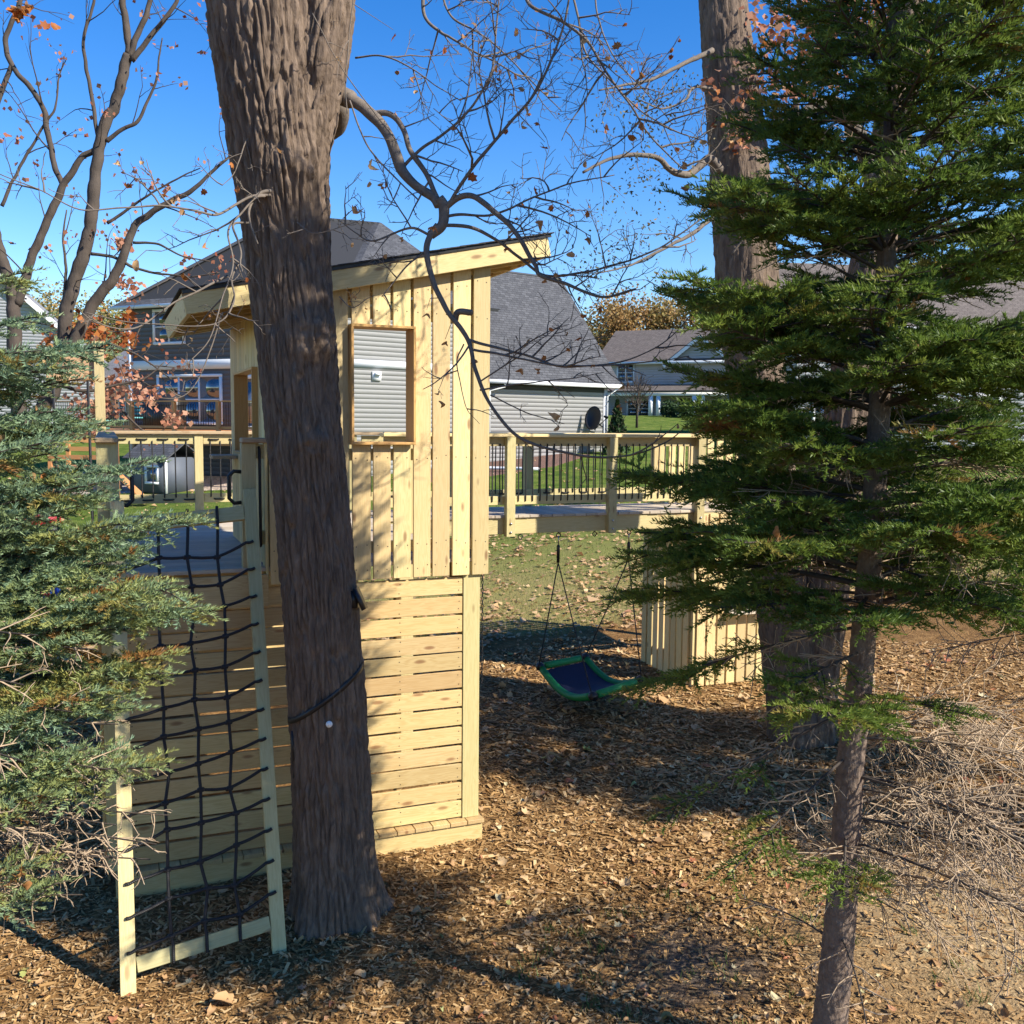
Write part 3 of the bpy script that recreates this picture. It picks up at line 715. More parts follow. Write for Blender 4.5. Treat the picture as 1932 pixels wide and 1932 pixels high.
simple_house('house', 'white-trimmed gabled house with pale grey roof beyond the left spruce', -32.0, 62.0, -18, 10.5, 12, 1.8, 7.2, 12.4, LSIDING, SHINGLE3, left_parts, gable=True)
simple_house('house', 'small beige gabled house between the dark tree trunks at left', -25.5, 66.0, 35, 8, 9, 1.0, 6.0, 9.6, M_plain('beige_siding', (0.42, 0.37, 0.32), 0.7), SHINGLE3, lambda h, o, t, n, pl: win(h, o, t, n, 2, 3.4, 3.2, 5, 2, 2, 0.13))
def right_parts(h, o, t, n, pl):
    z = 2.5
    for s in (0.8, 4.2, 8.0, 12.2): win(h, o, t, n, s, s+2.3, z+0.4, z+2.4, 2, 1, 0.14)
    for s in (1.5, 6.2, 11.5): win(h, o, t, n, s, s+1.6, z+3.6, z+5.2, 2, 2, 0.13)
simple_house('house', 'white house with wide dark windows glimpsed through the right spruce', 21.5, 47.0, -8, 17, 9, 2.3, 8.0, 11.5, LSIDING, SHINGLE2, right_parts)

# ------------------------------------------------------------------ background planting
LEAFQ = np.array([(0, -0.5, 0), (0.5, 0, 0.12), (0, 0.5, 0), (-0.5, 0, 0.12)]); LEAFQF = [(0, 1, 2, 3)]
def rand_rot(n, rng=RNG):
    q = rng.normal(size=(n, 4)); q /= np.linalg.norm(q, axis=1)[:, None]; w, x, y, z = q.T
    return np.stack([np.stack([1-2*(y*y+z*z), 2*(x*y-z*w), 2*(x*z+y*w)], -1), np.stack([2*(x*y+z*w), 1-2*(x*x+z*z), 2*(y*z-x*w)], -1), np.stack([2*(x*z-y*w), 2*(y*z+x*w), 1-2*(x*x+y*y)], -1)], 1)
def back_tree(label, right, ahead, hgt, rad, n, leaf, mat, tint, group='trees beyond the houses', trunk=0.16, seed=1, name='tree', conic=False):
    rng = np.random.default_rng(seed); p = RFp(right, ahead); z = gz(p)
    d = thing(name, label, 'tree', (*p, z), group); b = np.array([*p, z])
    m = MB(); m.tube([b+[0, 0, -.2], b+[0, 0, hgt*0.4], b+[0.2, 0, hgt*0.85]], [trunk, trunk*0.7, 0.03], 7)
    cl = []
    for k in range(26):
        f = rng.uniform(0.25, 0.8); a = rng.uniform(0, 6.28); L = rad*rng.uniform(0.5, 1.0)*(1.15-f)
        s0 = b+[0, 0, hgt*f*0.85]; e = s0+np.array([math.cos(a)*L, math.sin(a)*L, L*rng.uniform(0.6, 1.5)]); e[2] = min(e[2], z+hgt*0.98)
        mid = (s0+e)/2+[0, 0, -0.08*L]; m.tube([s0, mid, e], [trunk*0.3, trunk*0.18, 0.015], 4, cap=False); cl += [mid, e]
        for _ in range(3):
            e2 = mid+rng.normal(0, rad*0.22, 3)+[0, 0, rad*0.2]; m.tube([mid, e2], [trunk*0.1, 0.012], 3, cap=False); cl.append(e2)
    m.build('trunk', BARK2, d)
    if n:
        if conic:
            f = rng.uniform(0, 1, n)**0.8; a = rng.uniform(0, 6.28, n); rr = rad*(1-f)*np.sqrt(rng.uniform(0.15, 1, n))*(0.8+0.2*np.sin(a*5+f*40)); pos = b+np.stack([np.cos(a)*rr, np.sin(a)*rr, 0.1+f*hgt], 1)
        else:
            cl = np.array(cl); pos = cl[rng.integers(0, len(cl), n)] + rng.normal(0, rad*0.15, (n, 3))*[1, 1, 0.8]
        c = MB(); c.inst(LEAFQ, LEAFQF, None, pos, rand_rot(n, rng), leaf*rng.uniform(0.5, 1.3, n), np.clip(tint+rng.normal(0, 0.16, n)+0.25*noise(pos*0.5, seed), 0, 1)); c.build('crown', mat, d)
    return d
k = 0
for r, a, h, w, ti, lb in ((10.5, 98, 13.5, 5, 0.25, 'orange autumn tree behind the far porch house, nearest the garage roof'), (15.5, 100, 14.5, 5, 0.5, 'golden autumn tree behind the middle of the far porch house'), (20, 97, 13, 5, 0.2, 'rusty autumn tree behind the right end of the far porch house'), (25.5, 101, 15, 5.5, 0.6, 'olive autumn tree beside the far right trunk'), (7.5, 105, 11, 5, 0.9, 'green-gold tree low behind the garage roof edge'),
                       (-36, 88, 13, 5, 0.75, 'yellow-green tree between the white house and the grey house'), (-30.5, 92, 13.5, 5, 0.9, 'pale green tree left of the grey house roof'), (-43, 90, 13, 6, 0.65, 'olive tree at the far left edge'), (31, 92, 15, 6, 0.4, 'orange tree half hidden by the right spruce'), (40, 90, 16, 6, 0.5, 'golden tree at the far right behind the spruce'), (48, 94, 16, 6, 0.3, 'brown tree at the right edge behind the spruce')):
    k += 1; back_tree(lb, r, a, h, w, 6500, 0.27, AUTUMN, ti, trunk=0.22, seed=40+k)
back_tree('narrow green conifer at the corner of the garage', 4.6, 43.6, 2.3, 0.75, 2600, 0.16, EVERG, 0.5, None, 0.06, 61, 'conifer', True)
back_tree('tall dark conifer beyond the right edge, shading the lawn behind the bridge', 17.2, 21.5, 13.0, 4.3, 5200, 0.6, EVERG, 0.5, None, 0.25, 63, 'conifer', True)
back_tree('small bare ornamental tree on the far lawn', 7.6, 60.5, 3.6, 2.0, 0, 0.1, AUTUMN, 0.5, None, 0.09, 62, 'ornamental_tree')
for i, (x, y, D, lb) in enumerate(((1262, 782, 72, 'small dark round shrub by the porch columns'), (1292, 790, 71, 'low dark shrub at the right of the far porch'), (1335, 783, 66, 'reddish bare shrub at the right of the far lawn'))):
    p = PD(x, y, D); d = thing('shrub', lb, 'shrub', (p[0], p[1], gz(p)), None); rng = np.random.default_rng(80+i)
    n = 500; v = rng.normal(0, 1, (n, 3)); v /= np.linalg.norm(v, axis=1)[:, None]; pos = np.array([p[0], p[1], gz(p)+0.5]) + v*rng.uniform(0.3, 0.75, (n, 1))
    m = MB(); m.inst(LEAFQ, LEAFQF, None, pos, rand_rot(n, rng), 0.22*rng.uniform(0.5, 1.2, n), rng.uniform(0.1, 0.6, n)); m.build('foliage', EVERG if i < 2 else PINKL, d)
    m = MB(); b0 = np.array([p[0], p[1], gz(p)])
    for _ in range(6): m.tube([b0, b0+rng.normal(0, 0.25, 3)*[1, 1, 0]+[0, 0, 0.6]], [0.03, 0.01], 4)
    m.build('stem', BARK2, d)
# white drain pipe lying on the mulch bed
m = MB(); pp = [RFp(-2.6, 37.2), RFp(-1.2, 37.6), RFp(0.3, 36.9), RFp(1.0, 36.5)]
m.tube([(*p, gz(p)+0.16) for p in pp], 0.06, 7)
m.build('drain_pipe', WHITEP, label='white drain pipe lying across the brown mulch bed by the garage', category='pipe')
# ------------------------------------------------------------------ the wooden play tower
WY = 7.22            # front face of the lower wall
UY = 7.185           # front face of the upper boards
DZ = 2.29            # deck level
BY = 11.45           # back edge of the deck
X0, XH, X1 = 0.0, 1.06, 2.72       # left edge, house corner, right edge
Xv, Yv, Zv = (1, 0, 0), (0, 1, 0), (0, 0, 1)
rnd = random.Random(3)
def rope_run(parent, x0, x1, y, ztop, zbot, axis='x', n=8, front=-0.05, name='rope_baluster'):
    """black cord balusters between two rails; axis along which they are spaced"""
    for i in range(n):
        f = (i+0.7)/(n+0.4); q = x0+(x1-x0)*f; jit = rnd.uniform(-0.006, 0.006)
        def P(d, z): return (q+jit*d*20, y+d, z) if axis == 'x' else (y+d, q+jit*d*20, z)
        m = MB(); m.tube([P(0.0, ztop+0.012), P(front, ztop+0.004), P(front-0.004, ztop-0.05), P(front+0.004, (ztop+zbot)/2), P(front-0.004, zbot+0.05), P(front, zbot-0.004), P(0.0, zbot-0.012)], 0.0078, 5)
        m.build(name, ROPE, parent)

tower = thing('play_tower', 'tall new pine play tower with slatted walls, window opening and sloped roof', 'play tower', (1.3, 9.0, 0))
# base: rim board and the ends of the floor boards
board('base_board', tower, (X0-0.02, WY-0.035, 0.045), (X1+0.0, WY-0.035, 0.045), 0.19, 0.038, Zv, SLAT)
for k in range(19):
    x = X0-0.02+0.145*k
    if x+0.14 > X1+0.03: break
    board('floor_board', tower, (x+0.07, WY-0.075, 0.162), (x+0.07, WY+0.6, 0.162), 0.139, 0.032, Xv, SLAT)
# lower wall: thirteen slats in two lengths
zs0, ps = 0.183, 0.1508
for k in range(13):
    z = zs0+ps*(k+0.5)
    for a, b in ((X0+0.05, 1.615), (1.62, 2.56)):
        jz = rnd.uniform(-0.004, 0.004)
        board('slat', tower, (a, WY+0.012, z+jz), (b, WY+0.012, z+jz+rnd.uniform(-0.003, 0.003)), 0.1325, 0.024, Zv, SLAT)
for x in (0.55, 1.6, 2.05):
    board('stud', tower, (x, WY+0.07, 0.18), (x, WY+0.07, 2.0), 0.04, 0.088, Xv, SLAT)
for x, y in ((X0+0.0, WY+0.05), (2.635, WY+0.062), (X0+0.0, BY-0.1), (2.63, BY-0.1), (2.63, 9.1), (X0, 9.1)):
    board('corner_post', tower, (x, y, -0.1 if y > 8 else 0.18), (x, y, DZ-0.035 if y > 8 or x > 1 else 3.19), 0.138, 0.138, Xv, TREATED)
# other lower walls (left side, back)
for k in range(13):
    z = zs0+ps*(k+0.5)
    board('slat', tower, (X0-0.083, WY+0.13, z), (X0-0.083, BY-0.2, z), 0.1385, 0.022, Zv, SLAT)
    board('slat', tower, (X0+0.08, BY-0.02, z), (1.9, BY-0.02, z), 0.1385, 0.022, Zv, SLAT)
# rim of the deck
board('rim_board', tower, (X0-0.01, WY-0.01, DZ-0.17), (XH+0.0, WY-0.01, DZ-0.17), 0.235, 0.038, Zv, SLAT)
board('rim_board', tower, (X0, BY-0.02, DZ-0.15), (X1, BY-0.02, DZ-0.15), 0.22, 0.038, Zv, TREATED)
board('rim_board', tower, (X1-0.02, 7.3, DZ-0.15), (X1-0.02, BY-0.05, DZ-0.15), 0.22, 0.038, Zv, TREATED)
board('rim_board', tower, (X0-0.03, 7.3, DZ-0.15), (X0-0.03, BY-0.05, DZ-0.15), 0.22, 0.038, Zv, TREATED)
# deck boards run across
y = WY-0.02; k = 0
while y < BY:
    board('deck_board', tower, (X0-0.02, y+0.07, DZ-0.016), (X1-0.0, y+0.07, DZ-0.016), 0.134, 0.03, Yv, DECKW); y += 0.1455
# ---- upper house: front boards around the window
bx = [(1.075, 1.205), (1.225, 1.358), (1.372, 1.503), (1.516, 1.651), (1.679, 1.817), (1.838, 1.971), (1.993, 2.127), (2.150, 2.286), (2.302, 2.440), (2.464, 2.605), (2.628, 2.764)]
wz0, wz1 = 3.19, 4.045
RA, RB = PY(346, 553, 7.09), PY(1037, 447, 7.09)      # top edge of the front fascia
def roof_z(x): return RA[2] + (RB[2]-RA[2])*(x-RA[0])/(RB[0]-RA[0])
for i, (a, b) in enumerate(bx):
    zt = roof_z((a+b)/2)-0.10
    spans = [(2.158, zt)]
    if i in (4, 5, 6): spans = [(2.158, wz0-0.012), (wz1+0.012, zt)]
    for lo, hi in spans:
        board('wall_board', tower, ((a+b)/2, UY+0.012, lo+rnd.uniform(-0.003, 0.003)), ((a+b)/2, UY+0.012, hi), b-a, 0.024, Xv, PINE)
# framing behind the boards
for z in (2.40, 3.10, 4.15):
    board('girt', tower, (XH+0.02, UY+0.062, z), (X1-0.01, UY+0.062, z), 0.088, 0.036, Zv, PINE)
for x in (1.585, 2.218):
    board('jamb_stud', tower, (x, UY+0.062, 2.46), (x, UY+0.062, 4.10), 0.088, 0.036, Xv, PINE) if False else None
for x in (XH+0.06, X1-0.03):
    for yy in (7.27, 9.0):
        board('house_post', tower, (x, yy, DZ), (x, yy, roof_z(x)-0.19), 0.088, 0.088, Xv, PINE)
# window casing: four deep boards
for nm, p0, p1, w, wd in (('sill', (1.662, 0, wz0-0.004), (2.152, 0, wz0-0.004), 0.21, Yv), ('head', (1.662, 0, wz1), (2.152, 0, wz1), 0.21, Yv)):
    board('window_'+nm, tower, (p0[0], UY+0.045, p0[2]), (p1[0], UY+0.045, p1[2]), w, 0.02, wd, TRIM)
for x in (1.672, 2.142):
    board('window_jamb', tower, (x, UY+0.045, wz0+0.007), (x, UY+0.045, wz1-0.011), 0.208, 0.02, Yv, TRIM)
# left wall of the house: narrow upright boards and a tall opening
xs = XH-0.005
yb = [7.20+0.155*k for k in range(13)]
for k, yy in enumerate(yb):
    zt = roof_z(xs)-0.17
    if 2 <= k <= 8:
        board('side_board', tower, (xs, yy+0.07, 3.74), (xs, yy+0.07, zt), 0.136, 0.022, Yv, PINE)
        board('side_board', tower, (xs, yy+0.07, DZ+0.01), (xs, yy+0.07, 3.08), 0.14, 0.022, Yv, PINE)
    else:
        board('side_board', tower, (xs, yy+0.07, 2.17 if k == 0 else DZ+0.01), (xs, yy+0.07, zt), 0.14, 0.022, Yv, PINE)
for yy in (7.50, 8.59):
    board('opening_jamb', tower, (xs+0.0, yy, 3.09), (xs, yy, 3.725), 0.11, 0.02, Xv, TRIM)
board('opening_head', tower, (xs, 7.49, 3.732), (xs, 8.60, 3.732), 0.11, 0.02, Xv, TRIM)
board('opening_sill', tower, (xs, 7.49, 3.085), (xs, 8.60, 3.085), 0.13, 0.02, Xv, TRIM)
board('counter_shelf', tower, (xs-0.12, 8.75, 3.03), (xs-0.12, 9.06, 3.03), 0.2, 0.03, Xv, CAPW)
# right wall: low rail boards only, so the view passes through
for k in range(4):
    yy = 7.22+0.155*k
    board('side_board', tower, (X1+0.03, yy+0.06, 2.17), (X1+0.03, yy+0.06, roof_z(X1)-0.2), 0.14, 0.022, Yv, PINE)
# ---- roof: sheathing, shingles, fascias, rafters
RY0, RY1 = 7.09, 9.25
sl = (RB[2]-RA[2])/(RB[0]-RA[0]); ex0, ex1 = RA[0], RB[0]
def RP(x, y, dz): return (x, y, roof_z(x)+dz)
board('fascia', tower, RP(ex0+0.002, RY0+0.019, -0.072), RP(ex1, RY0+0.019, -0.072), 0.145, 0.038, (0, 0, 1), PINE)
board('fascia', tower, RP(ex0+0.002, RY1-0.019, -0.072), RP(ex1, RY1-0.019, -0.072), 0.145, 0.038, (0, 0, 1), PINE)
board('eave_fascia', tower, RP(ex0+0.02, RY0+0.04, -0.075), RP(ex0+0.02, RY1-0.04, -0.075), 0.145, 0.036, (-sl, 0, 1), PINE)
board('eave_fascia', tower, RP(ex1-0.022, RY0+0.04, -0.075), RP(ex1-0.022, RY1-0.04, -0.075), 0.145, 0.036, (-sl, 0, 1), PINE)
for yy in (7.42, 7.83, 8.24, 8.65, 9.02):
    board('rafter', tower, RP(ex0+0.045, yy, -0.085), RP(ex1-0.045, yy, -0.085), 0.12, 0.038, (0, 0, 1), PINE)
board('roof_sheathing', tower, RP((ex0), (RY0+RY1)/2, 0.012), RP(ex1, (RY0+RY1)/2, 0.012), RY1-RY0, 0.018, Yv, PLY)
n = 18
for k in range(n):
    xa = ex0-0.03+(ex1-ex0+0.06)*k/n; xb = xa+(ex1-ex0+0.06)/n+0.05
    board('shingle_course', tower, (xa, (RY0+RY1)/2, roof_z(xa)+0.030), (min(xb, ex1+0.03), (RY0+RY1)/2, roof_z(min(xb, ex1+0.03))+0.026), RY1-RY0+0.05, 0.008, Yv, BLACK if False else M_SH)
board('drip_edge', tower, RP(ex0-0.01, RY0-0.006, 0.012), RP(ex1+0.01, RY0-0.006, 0.012), 0.032, 0.006, (0, 0, 1), IRON)
# screw heads
scr = MB(); ah = np.arange(6)*math.pi/3
def screw(x, y, z): scr.add([(x, y-0.0015, z)]+[(x+0.0048*math.cos(t), y-0.001, z+0.0048*math.sin(t)) for t in ah], None, [(0, 1+i, 1+(i+1) % 6) for i in range(6)])
for i, (a, b) in enumerate(bx):
    zt = roof_z((a+b)/2)-0.24
    for z in [2.24, 2.42, 3.08, zt]+([4.15] if zt > 4.2 else []):
        if i in (4, 5, 6) and 3.15 < z < 4.06: continue
        for x in (a+0.028, b-0.028): screw(x+rnd.uniform(-.006, .006), UY, z+rnd.uniform(-.02, .02))
for k in range(13):
    for x in (0.12, 0.55, 1.585, 1.65, 2.05, 2.53):
        for dz in (-0.035, 0.035): screw(x+rnd.uniform(-.008, .008), WY, zs0+ps*(k+0.5)+dz+rnd.uniform(-.008, .008))
scr.build('screws', IRON, tower, kind='stuff')
# ---- railing of the open deck (part of the tower)
CZ = 3.205
def cap(p0, p1, w=0.15): return board('rail_cap', tower, p0, p1, w, 0.036, Yv if abs(p0[1]-p1[1]) < 0.01 else Xv, CAPW, ch=0.006)
cap((X0, 7.16, CZ), (X0, BY-0.08, CZ))
cap((X0-0.07, BY-0.02, CZ), (X1+0.3, BY-0.02, CZ))
cap((0.885, 7.25, CZ), (XH+0.07, 7.25, CZ), 0.13)
board('rail_post', tower, (0.935, 7.255, DZ), (0.935, 7.255, CZ-0.02), 0.1, 0.09, Xv, TREATED)
board('rail', tower, (0.99, 7.255, CZ-0.08), (1.05, 7.255, CZ-0.08), 0.1, 0.036, Zv, TREATED)
for x in (0.94, 2.15, X1-0.05):
    board('rail_post', tower, (x, BY-0.02, DZ-0.2), (x, BY-0.02, CZ-0.02), 0.09, 0.09, Xv, TREATED)
for yy in (8.6, 10.0, BY-0.06):
    board('rail_post', tower, (X0-0.02, yy, DZ), (X0-0.02, yy, CZ-0.02), 0.09, 0.09, Xv, TREATED)
segs = ((0.03, 0.89), (0.99, 2.1), (2.2, 2.62))
for a, b in segs:
    for z in (CZ-0.075, DZ+0.19):
        board('rail', tower, (a, BY-0.03, z), (b, BY-0.03, z), 0.1, 0.036, Zv, TREATED)
    rope_run(tower, a, b, BY-0.03, CZ-0.10, DZ+0.21, n=max(2, int((b-a)/0.108)), front=-0.024)
    nn = int((b-a)/0.2)                          # loops of cord laid along the rails
    for i in range(nn):
        q = a+(i+0.5)*(b-a)/nn; m = MB(); m.tube([(q-0.055, BY-0.051, CZ-0.07), (q-0.04, BY-0.06, CZ-0.074), (q+0.04, BY-0.06, CZ-0.074), (q+0.055, BY-0.051, CZ-0.07)], 0.009, 5); m.build('cord_loop', ROPE, tower)
        m = MB(); m.tube([(q-0.055+0.05, BY-0.051, DZ+0.18), (q+0.01, BY-0.06, DZ+0.176), (q+0.09, BY-0.06, DZ+0.176), (q+0.105, BY-0.051, DZ+0.18)], 0.009, 5); m.build('cord_loop', ROPE, tower)
for a, b in ((7.35, 8.5), (8.7, 9.9), (10.1, BY-0.15)):
    for z in (CZ-0.075, DZ+0.19): board('rail', tower, (X0-0.02, a, z), (X0-0.02, b, z), 0.1, 0.036, Zv, TREATED)
    rope_run(tower, a, b, X0-0.02, CZ-0.10, DZ+0.21, axis='y', n=9, front=0.024)
m = MB(); m.tube([(1.01, 7.24, CZ-0.05), (1.012, 7.225, CZ-0.06), (1.014, 7.225, 2.45), (1.014, 7.24, 2.44)], 0.011, 6); m.build('rope_baluster', ROPE, tower)
board('rail', tower, (0.99, 7.26, 2.50), (1.05, 7.26, 2.50), 0.1, 0.036, Zv, TREATED)
# black grab handles on the two posts of the opening
for xx, s in ((X0+0.07, 1), (0.885, -1)):
    m = MB(); m.tube([(xx, 7.25, 2.98), (xx+s*0.05, 7.25, 2.985), (xx+s*0.085, 7.25, 2.95), (xx+s*0.085, 7.25, 2.79), (xx+s*0.05, 7.25, 2.755), (xx, 7.25, 2.76)], 0.014, 8); m.build('grab_handle', BLACK, tower)

# ------------------------------------------------------------------ climbing net on its leaning frame
net = thing('climbing_net', 'black rope climbing net in a leaning pine frame before the tower', 'climbing net', (0.5, 6.1, 0))
# frame axes: bottom at y=5.95, top meets the tower rail
LB, LT = np.array([0.035, 5.93, -0.09]), np.array([0.055, 7.125, 2.79])
RBm, RTp = np.array([0.925, 6.02, -0.01]), np.array([0.925, 7.125, 2.86])
board('frame_leg', net, LB, LT, 0.088, 0.04, Xv, TREATED)
board('frame_leg', net, RBm, RTp, 0.088, 0.04, Xv, TREATED)
def NP(s, t_, off=0.0):
    a = LB+(LT-LB)*t_; b = RBm+(RTp-RBm)*t_; p = a+(b-a)*s; d = (LT-LB)/np.linalg.norm(LT-LB); nrm = np.cross((1, 0, 0), d); return p+nrm*(-off if nrm[1] > 0 else off)
board('frame_rail', net, NP(0.055, 0.067), NP(0.945, 0.067), 0.088, 0.038, tuple(LT-LB), TREATED)
board('frame_rail', net, NP(0.055, 0.945), NP(0.945, 0.945), 0.10, 0.038, tuple(LT-LB), TREATED)
nh, nv = 13, 3
ts = [0.105+0.0625*i for i in range(nh)]; sv = [0.29, 0.51, 0.735]
jit = {}
for i in range(nh):
    for j in range(nv): jit[i, j] = (rnd.uniform(-0.022, 0.022), rnd.uniform(-0.008, 0.008))
def knot(i, j): return NP(sv[j]+jit[i, j][0], ts[i]+jit[i, j][1], 0.028)
def wob(pts, n=4):
    out = []
    for a, b in zip(pts[:-1], pts[1:]):
        for f in np.linspace(0, 1, n, endpoint=False): out.append(a+(b-a)*f+np.array([0, 0, -0.006*math.sin(f*math.pi)]))
    return out+[pts[-1]]
for i in range(nh):
    pts = [NP(-0.005, ts[i]-0.012, 0.032), NP(0.055, ts[i]-0.010, 0.034)]+[knot(i, j) for j in range(nv)]+[NP(0.945, ts[i]+0.018, 0.034), NP(1.0, ts[i]+0.02, 0.032)]
    m = MB(); m.tube(wob(pts), 0.0105, 7); m.build('rope', ROPE, net)
for j in range(nv):
    pts = [NP(sv[j], 0.05, 0.034), NP(sv[j], 0.085, 0.036)]+[knot(i, j)+np.array([0, -0.012, 0]) for i in range(nh)]+[NP(sv[j], 0.925, 0.034), NP(sv[j], 0.965, 0.03)]
    m = MB(); m.tube(wob(pts), 0.0105, 7); m.build('rope', ROPE, net)
m = MB(); ang = np.linspace(0, math.pi*2, 9)
for i in range(nh):
    for j in range(nv):
        c = knot(i, j)+np.array([0, -0.006, 0]); m.tube([c+[-0.022, 0, -0.012], c+[-0.012, -.004, 0.0], c, c+[0.012, -.004, 0.002], c+[0.022, 0, 0.012]], [0.008, 0.017, 0.020, 0.017, 0.008], 7)
m.build('knots', ROPE, net, kind='stuff')

# ------------------------------------------------------------------ swing beam with hanging ropes at the left of the tower
sb = thing('swing_beam', 'tan crossbeam on a tall post with black ropes, left of the tower', 'swing frame', (-0.09, 11.8, 0))
sp = PD(190, 800, 11.0); sx, sy = sp[0], sp[1]
board('post', sb, (sx, sy, 0.2), (sx, sy, 4.17), 0.105, 0.105, Xv, TREATED)
board('post_cap', sb, (sx, sy, 4.172), (sx, sy, 4.20), 0.13, 0.13, Xv, TREATED)
board('crossbeam', sb, (sx-0.54, sy+0.03, 3.93), (sx-0.055, sy+0.03, 3.93), 0.34, 0.05, Zv, PLY)
m = MB(); m.tube([(sx-0.47, sy-0.02, 3.8), (sx-0.46, sy-0.02, 2.0), (sx-0.44, sy-0.02, 1.1)], 0.017, 6); m.build('rope', ROPE, sb)
m = MB(); m.tube([(sx-0.12, sy-0.02, 3.77), (sx-0.11, sy-0.02, 2.0), (sx-0.10, sy-0.02, 1.1)], 0.017, 6); m.build('rope', ROPE, sb)
m = MB(); m.tube([(sx-0.48, sy-0.02, 3.03), (sx-0.47, sy-0.02, 3.06)], [0.16, 0.15], 16); m.build('disc', BLACK, sb)
m = MB(); m.box((-0.45, -0.02, -0.02), (0.08, 0.02, 0.02), None, (sx-0.11, sy-0.02, 1.1)); m.build('seat', BLUEP, sb)

# ------------------------------------------------------------------ footbridge to the second platform
br = thing('footbridge', 'pine footbridge with black cord balusters joining the tower to the platform', 'footbridge', (4.6, 10.9, 0))
BN, BF, BX1 = 10.42, BY-0.02, 6.72
for yy in (BN, BF):
    board('beam', br, (X1+0.02, yy, DZ-0.125), (BX1, yy, DZ-0.125), 0.185, 0.038, Zv, TREATED)
x = X1+0.05
while x < BX1:
    board('plank', br, (x+0.07, BN-0.045+rnd.uniform(-.004, .004), DZ-0.014), (x+0.07, BF+0.03, DZ-0.014), 0.139, 0.032, Xv, DECKW); x += 0.1445
for yy, so, posts in ((BN, -1, (4.24, 5.55, 6.78)), (BF, 1, (3.9, 4.95, 6.15))):
    for xx in posts:
        board('rail_post', br, (xx, yy+so*0.062, DZ-0.24), (xx, yy+so*0.062, CZ-0.02), 0.105, 0.085, Xv, TREATED)
        for zz in (DZ-0.09, DZ-0.19):
            m = MB(); m.tube([(xx, yy+so*0.104, zz), (xx, yy+so*0.116, zz)], 0.013, 8); m.build('bolt', ZINC, br)
    board('rail_cap', br, (X1+0.03 if so < 0 else X1+0.32, yy+so*0.03, CZ), (BX1+1.2, yy+so*0.03, CZ), 0.16, 0.036, Yv, CAPW if False else PINE, ch=0.005)
    for zz in (CZ-0.075, DZ+0.17):
        board('rail', br, (X1+0.06, yy-so*0.0, zz), (BX1+0.1, yy-so*0.0, zz), 0.1, 0.036, Zv, TREATED)
rope_run(br, X1+0.3, 4.19, BN, CZ-0.105, DZ+0.165, n=13, front=-0.024)
rope_run(br, 4.30, 5.50, BN, CZ-0.105, DZ+0.165, n=13, front=-0.024)
rope_run(br, 5.61, 6.72, BN, CZ-0.105, DZ+0.165, n=12, front=-0.024)
for a, b, n_ in ((X1+0.1, 3.85, 10), (3.96, 4.9, 10), (5.0, 6.1, 11)): rope_run(br, a, b, BF, CZ-0.10, DZ+0.18, n=n_, front=-0.024)
for a, b in ((3.05, 3.8), (4.02, 4.9), (5.05, 6.1)):
    for i in range(4):
        q = a+(i+0.5)*(b-a)/4; m = MB(); m.tube([(q-0.05, BF-0.022, DZ+0.175), (q-0.03, BF-0.03, DZ+0.17), (q+0.03, BF-0.03, DZ+0.17), (q+0.05, BF-0.022, DZ+0.175)], 0.009, 5); m.build('cord_loop', ROPE, br)
EY = BN+0.0; EZ = DZ-0.22
eyes = [PY(x, 990, EY)[0] for x in (982, 1054, 1122, 1187)]
for xx in eyes:
    m = MB(); a = np.linspace(0, 2*math.pi, 15); m.tube([(xx+0.026*math.cos(t), EY, EZ-0.035+0.026*math.sin(t)) for t in a], 0.006, 6); m.tube([(xx, EY, EZ+0.005), (xx, EY, EZ-0.012)], 0.007, 6); m.build('eye_bolt', IRON, br)

# ------------------------------------------------------------------ green platform swing under the bridge
sw = thing('platform_swing', 'green edged navy mesh platform swing hanging under the footbridge', 'swing', (5.4, 10.6, 0.4))
SL, SB, SF = PZ(1017, 1258, 0.47), PZ(1106, 1240, 0.50), PZ(1116, 1314, 0.40)
SR = SB+SF-SL+np.array([0.0, 0.0, 0.06])
H1, H2 = np.array([eyes[1], EY, EZ-0.06]), np.array([eyes[3], EY, EZ-0.06])
def seat(u, v):                    # u from L/B end to F/R end (sagging), v across
    p = (SL*(1-u)+SF*u)*(1-v)+(SB*(1-u)+SR*u)*v
    return p+np.array([0, 0, -0.17*math.sin(u*math.pi)*(0.9)])
V = []; nu = 14
for side in (0, 1):
    for i in range(nu+1):
        for j in range(7): V.append(seat(0.06+0.88*i/nu, 0.08+0.84*j/6)-np.array([0, 0, 0.008*side]))
q = []
for i in range(nu):
    for j in range(6):
        a = i*7+j; q.append((a, a+1, a+8, a+7)); b = a+(nu+1)*7; q.append((b, b+7, b+8, b+1))
m = MB(); m.add(V, q); m.build('mesh_seat', NAVYF, sw, smooth=True)
for v in (0.03, 0.97):
    m = MB(); m.tube([seat(u, v) for u in np.linspace(0.03, 0.97, 16)], 0.042, 9); m.build('padded_edge', GREENF, sw, smooth=True)
for u in (0.0, 1.0):
    m = MB(); m.tube([seat(u, v) for v in np.linspace(0.12, 0.88, 8)], 0.042, 9); m.build('padded_edge', GREENF, sw, smooth=True)
for u in (0.0, 1.0):
    for v in (0.02, 0.98):
        c = seat(u, v); m = MB(); m.tube([c+[0, -0.05, 0], c, c+[0.02, 0.05, 0]], [0.045, 0.055, 0.045], 8); m.build('corner_strap', BLACK, sw)
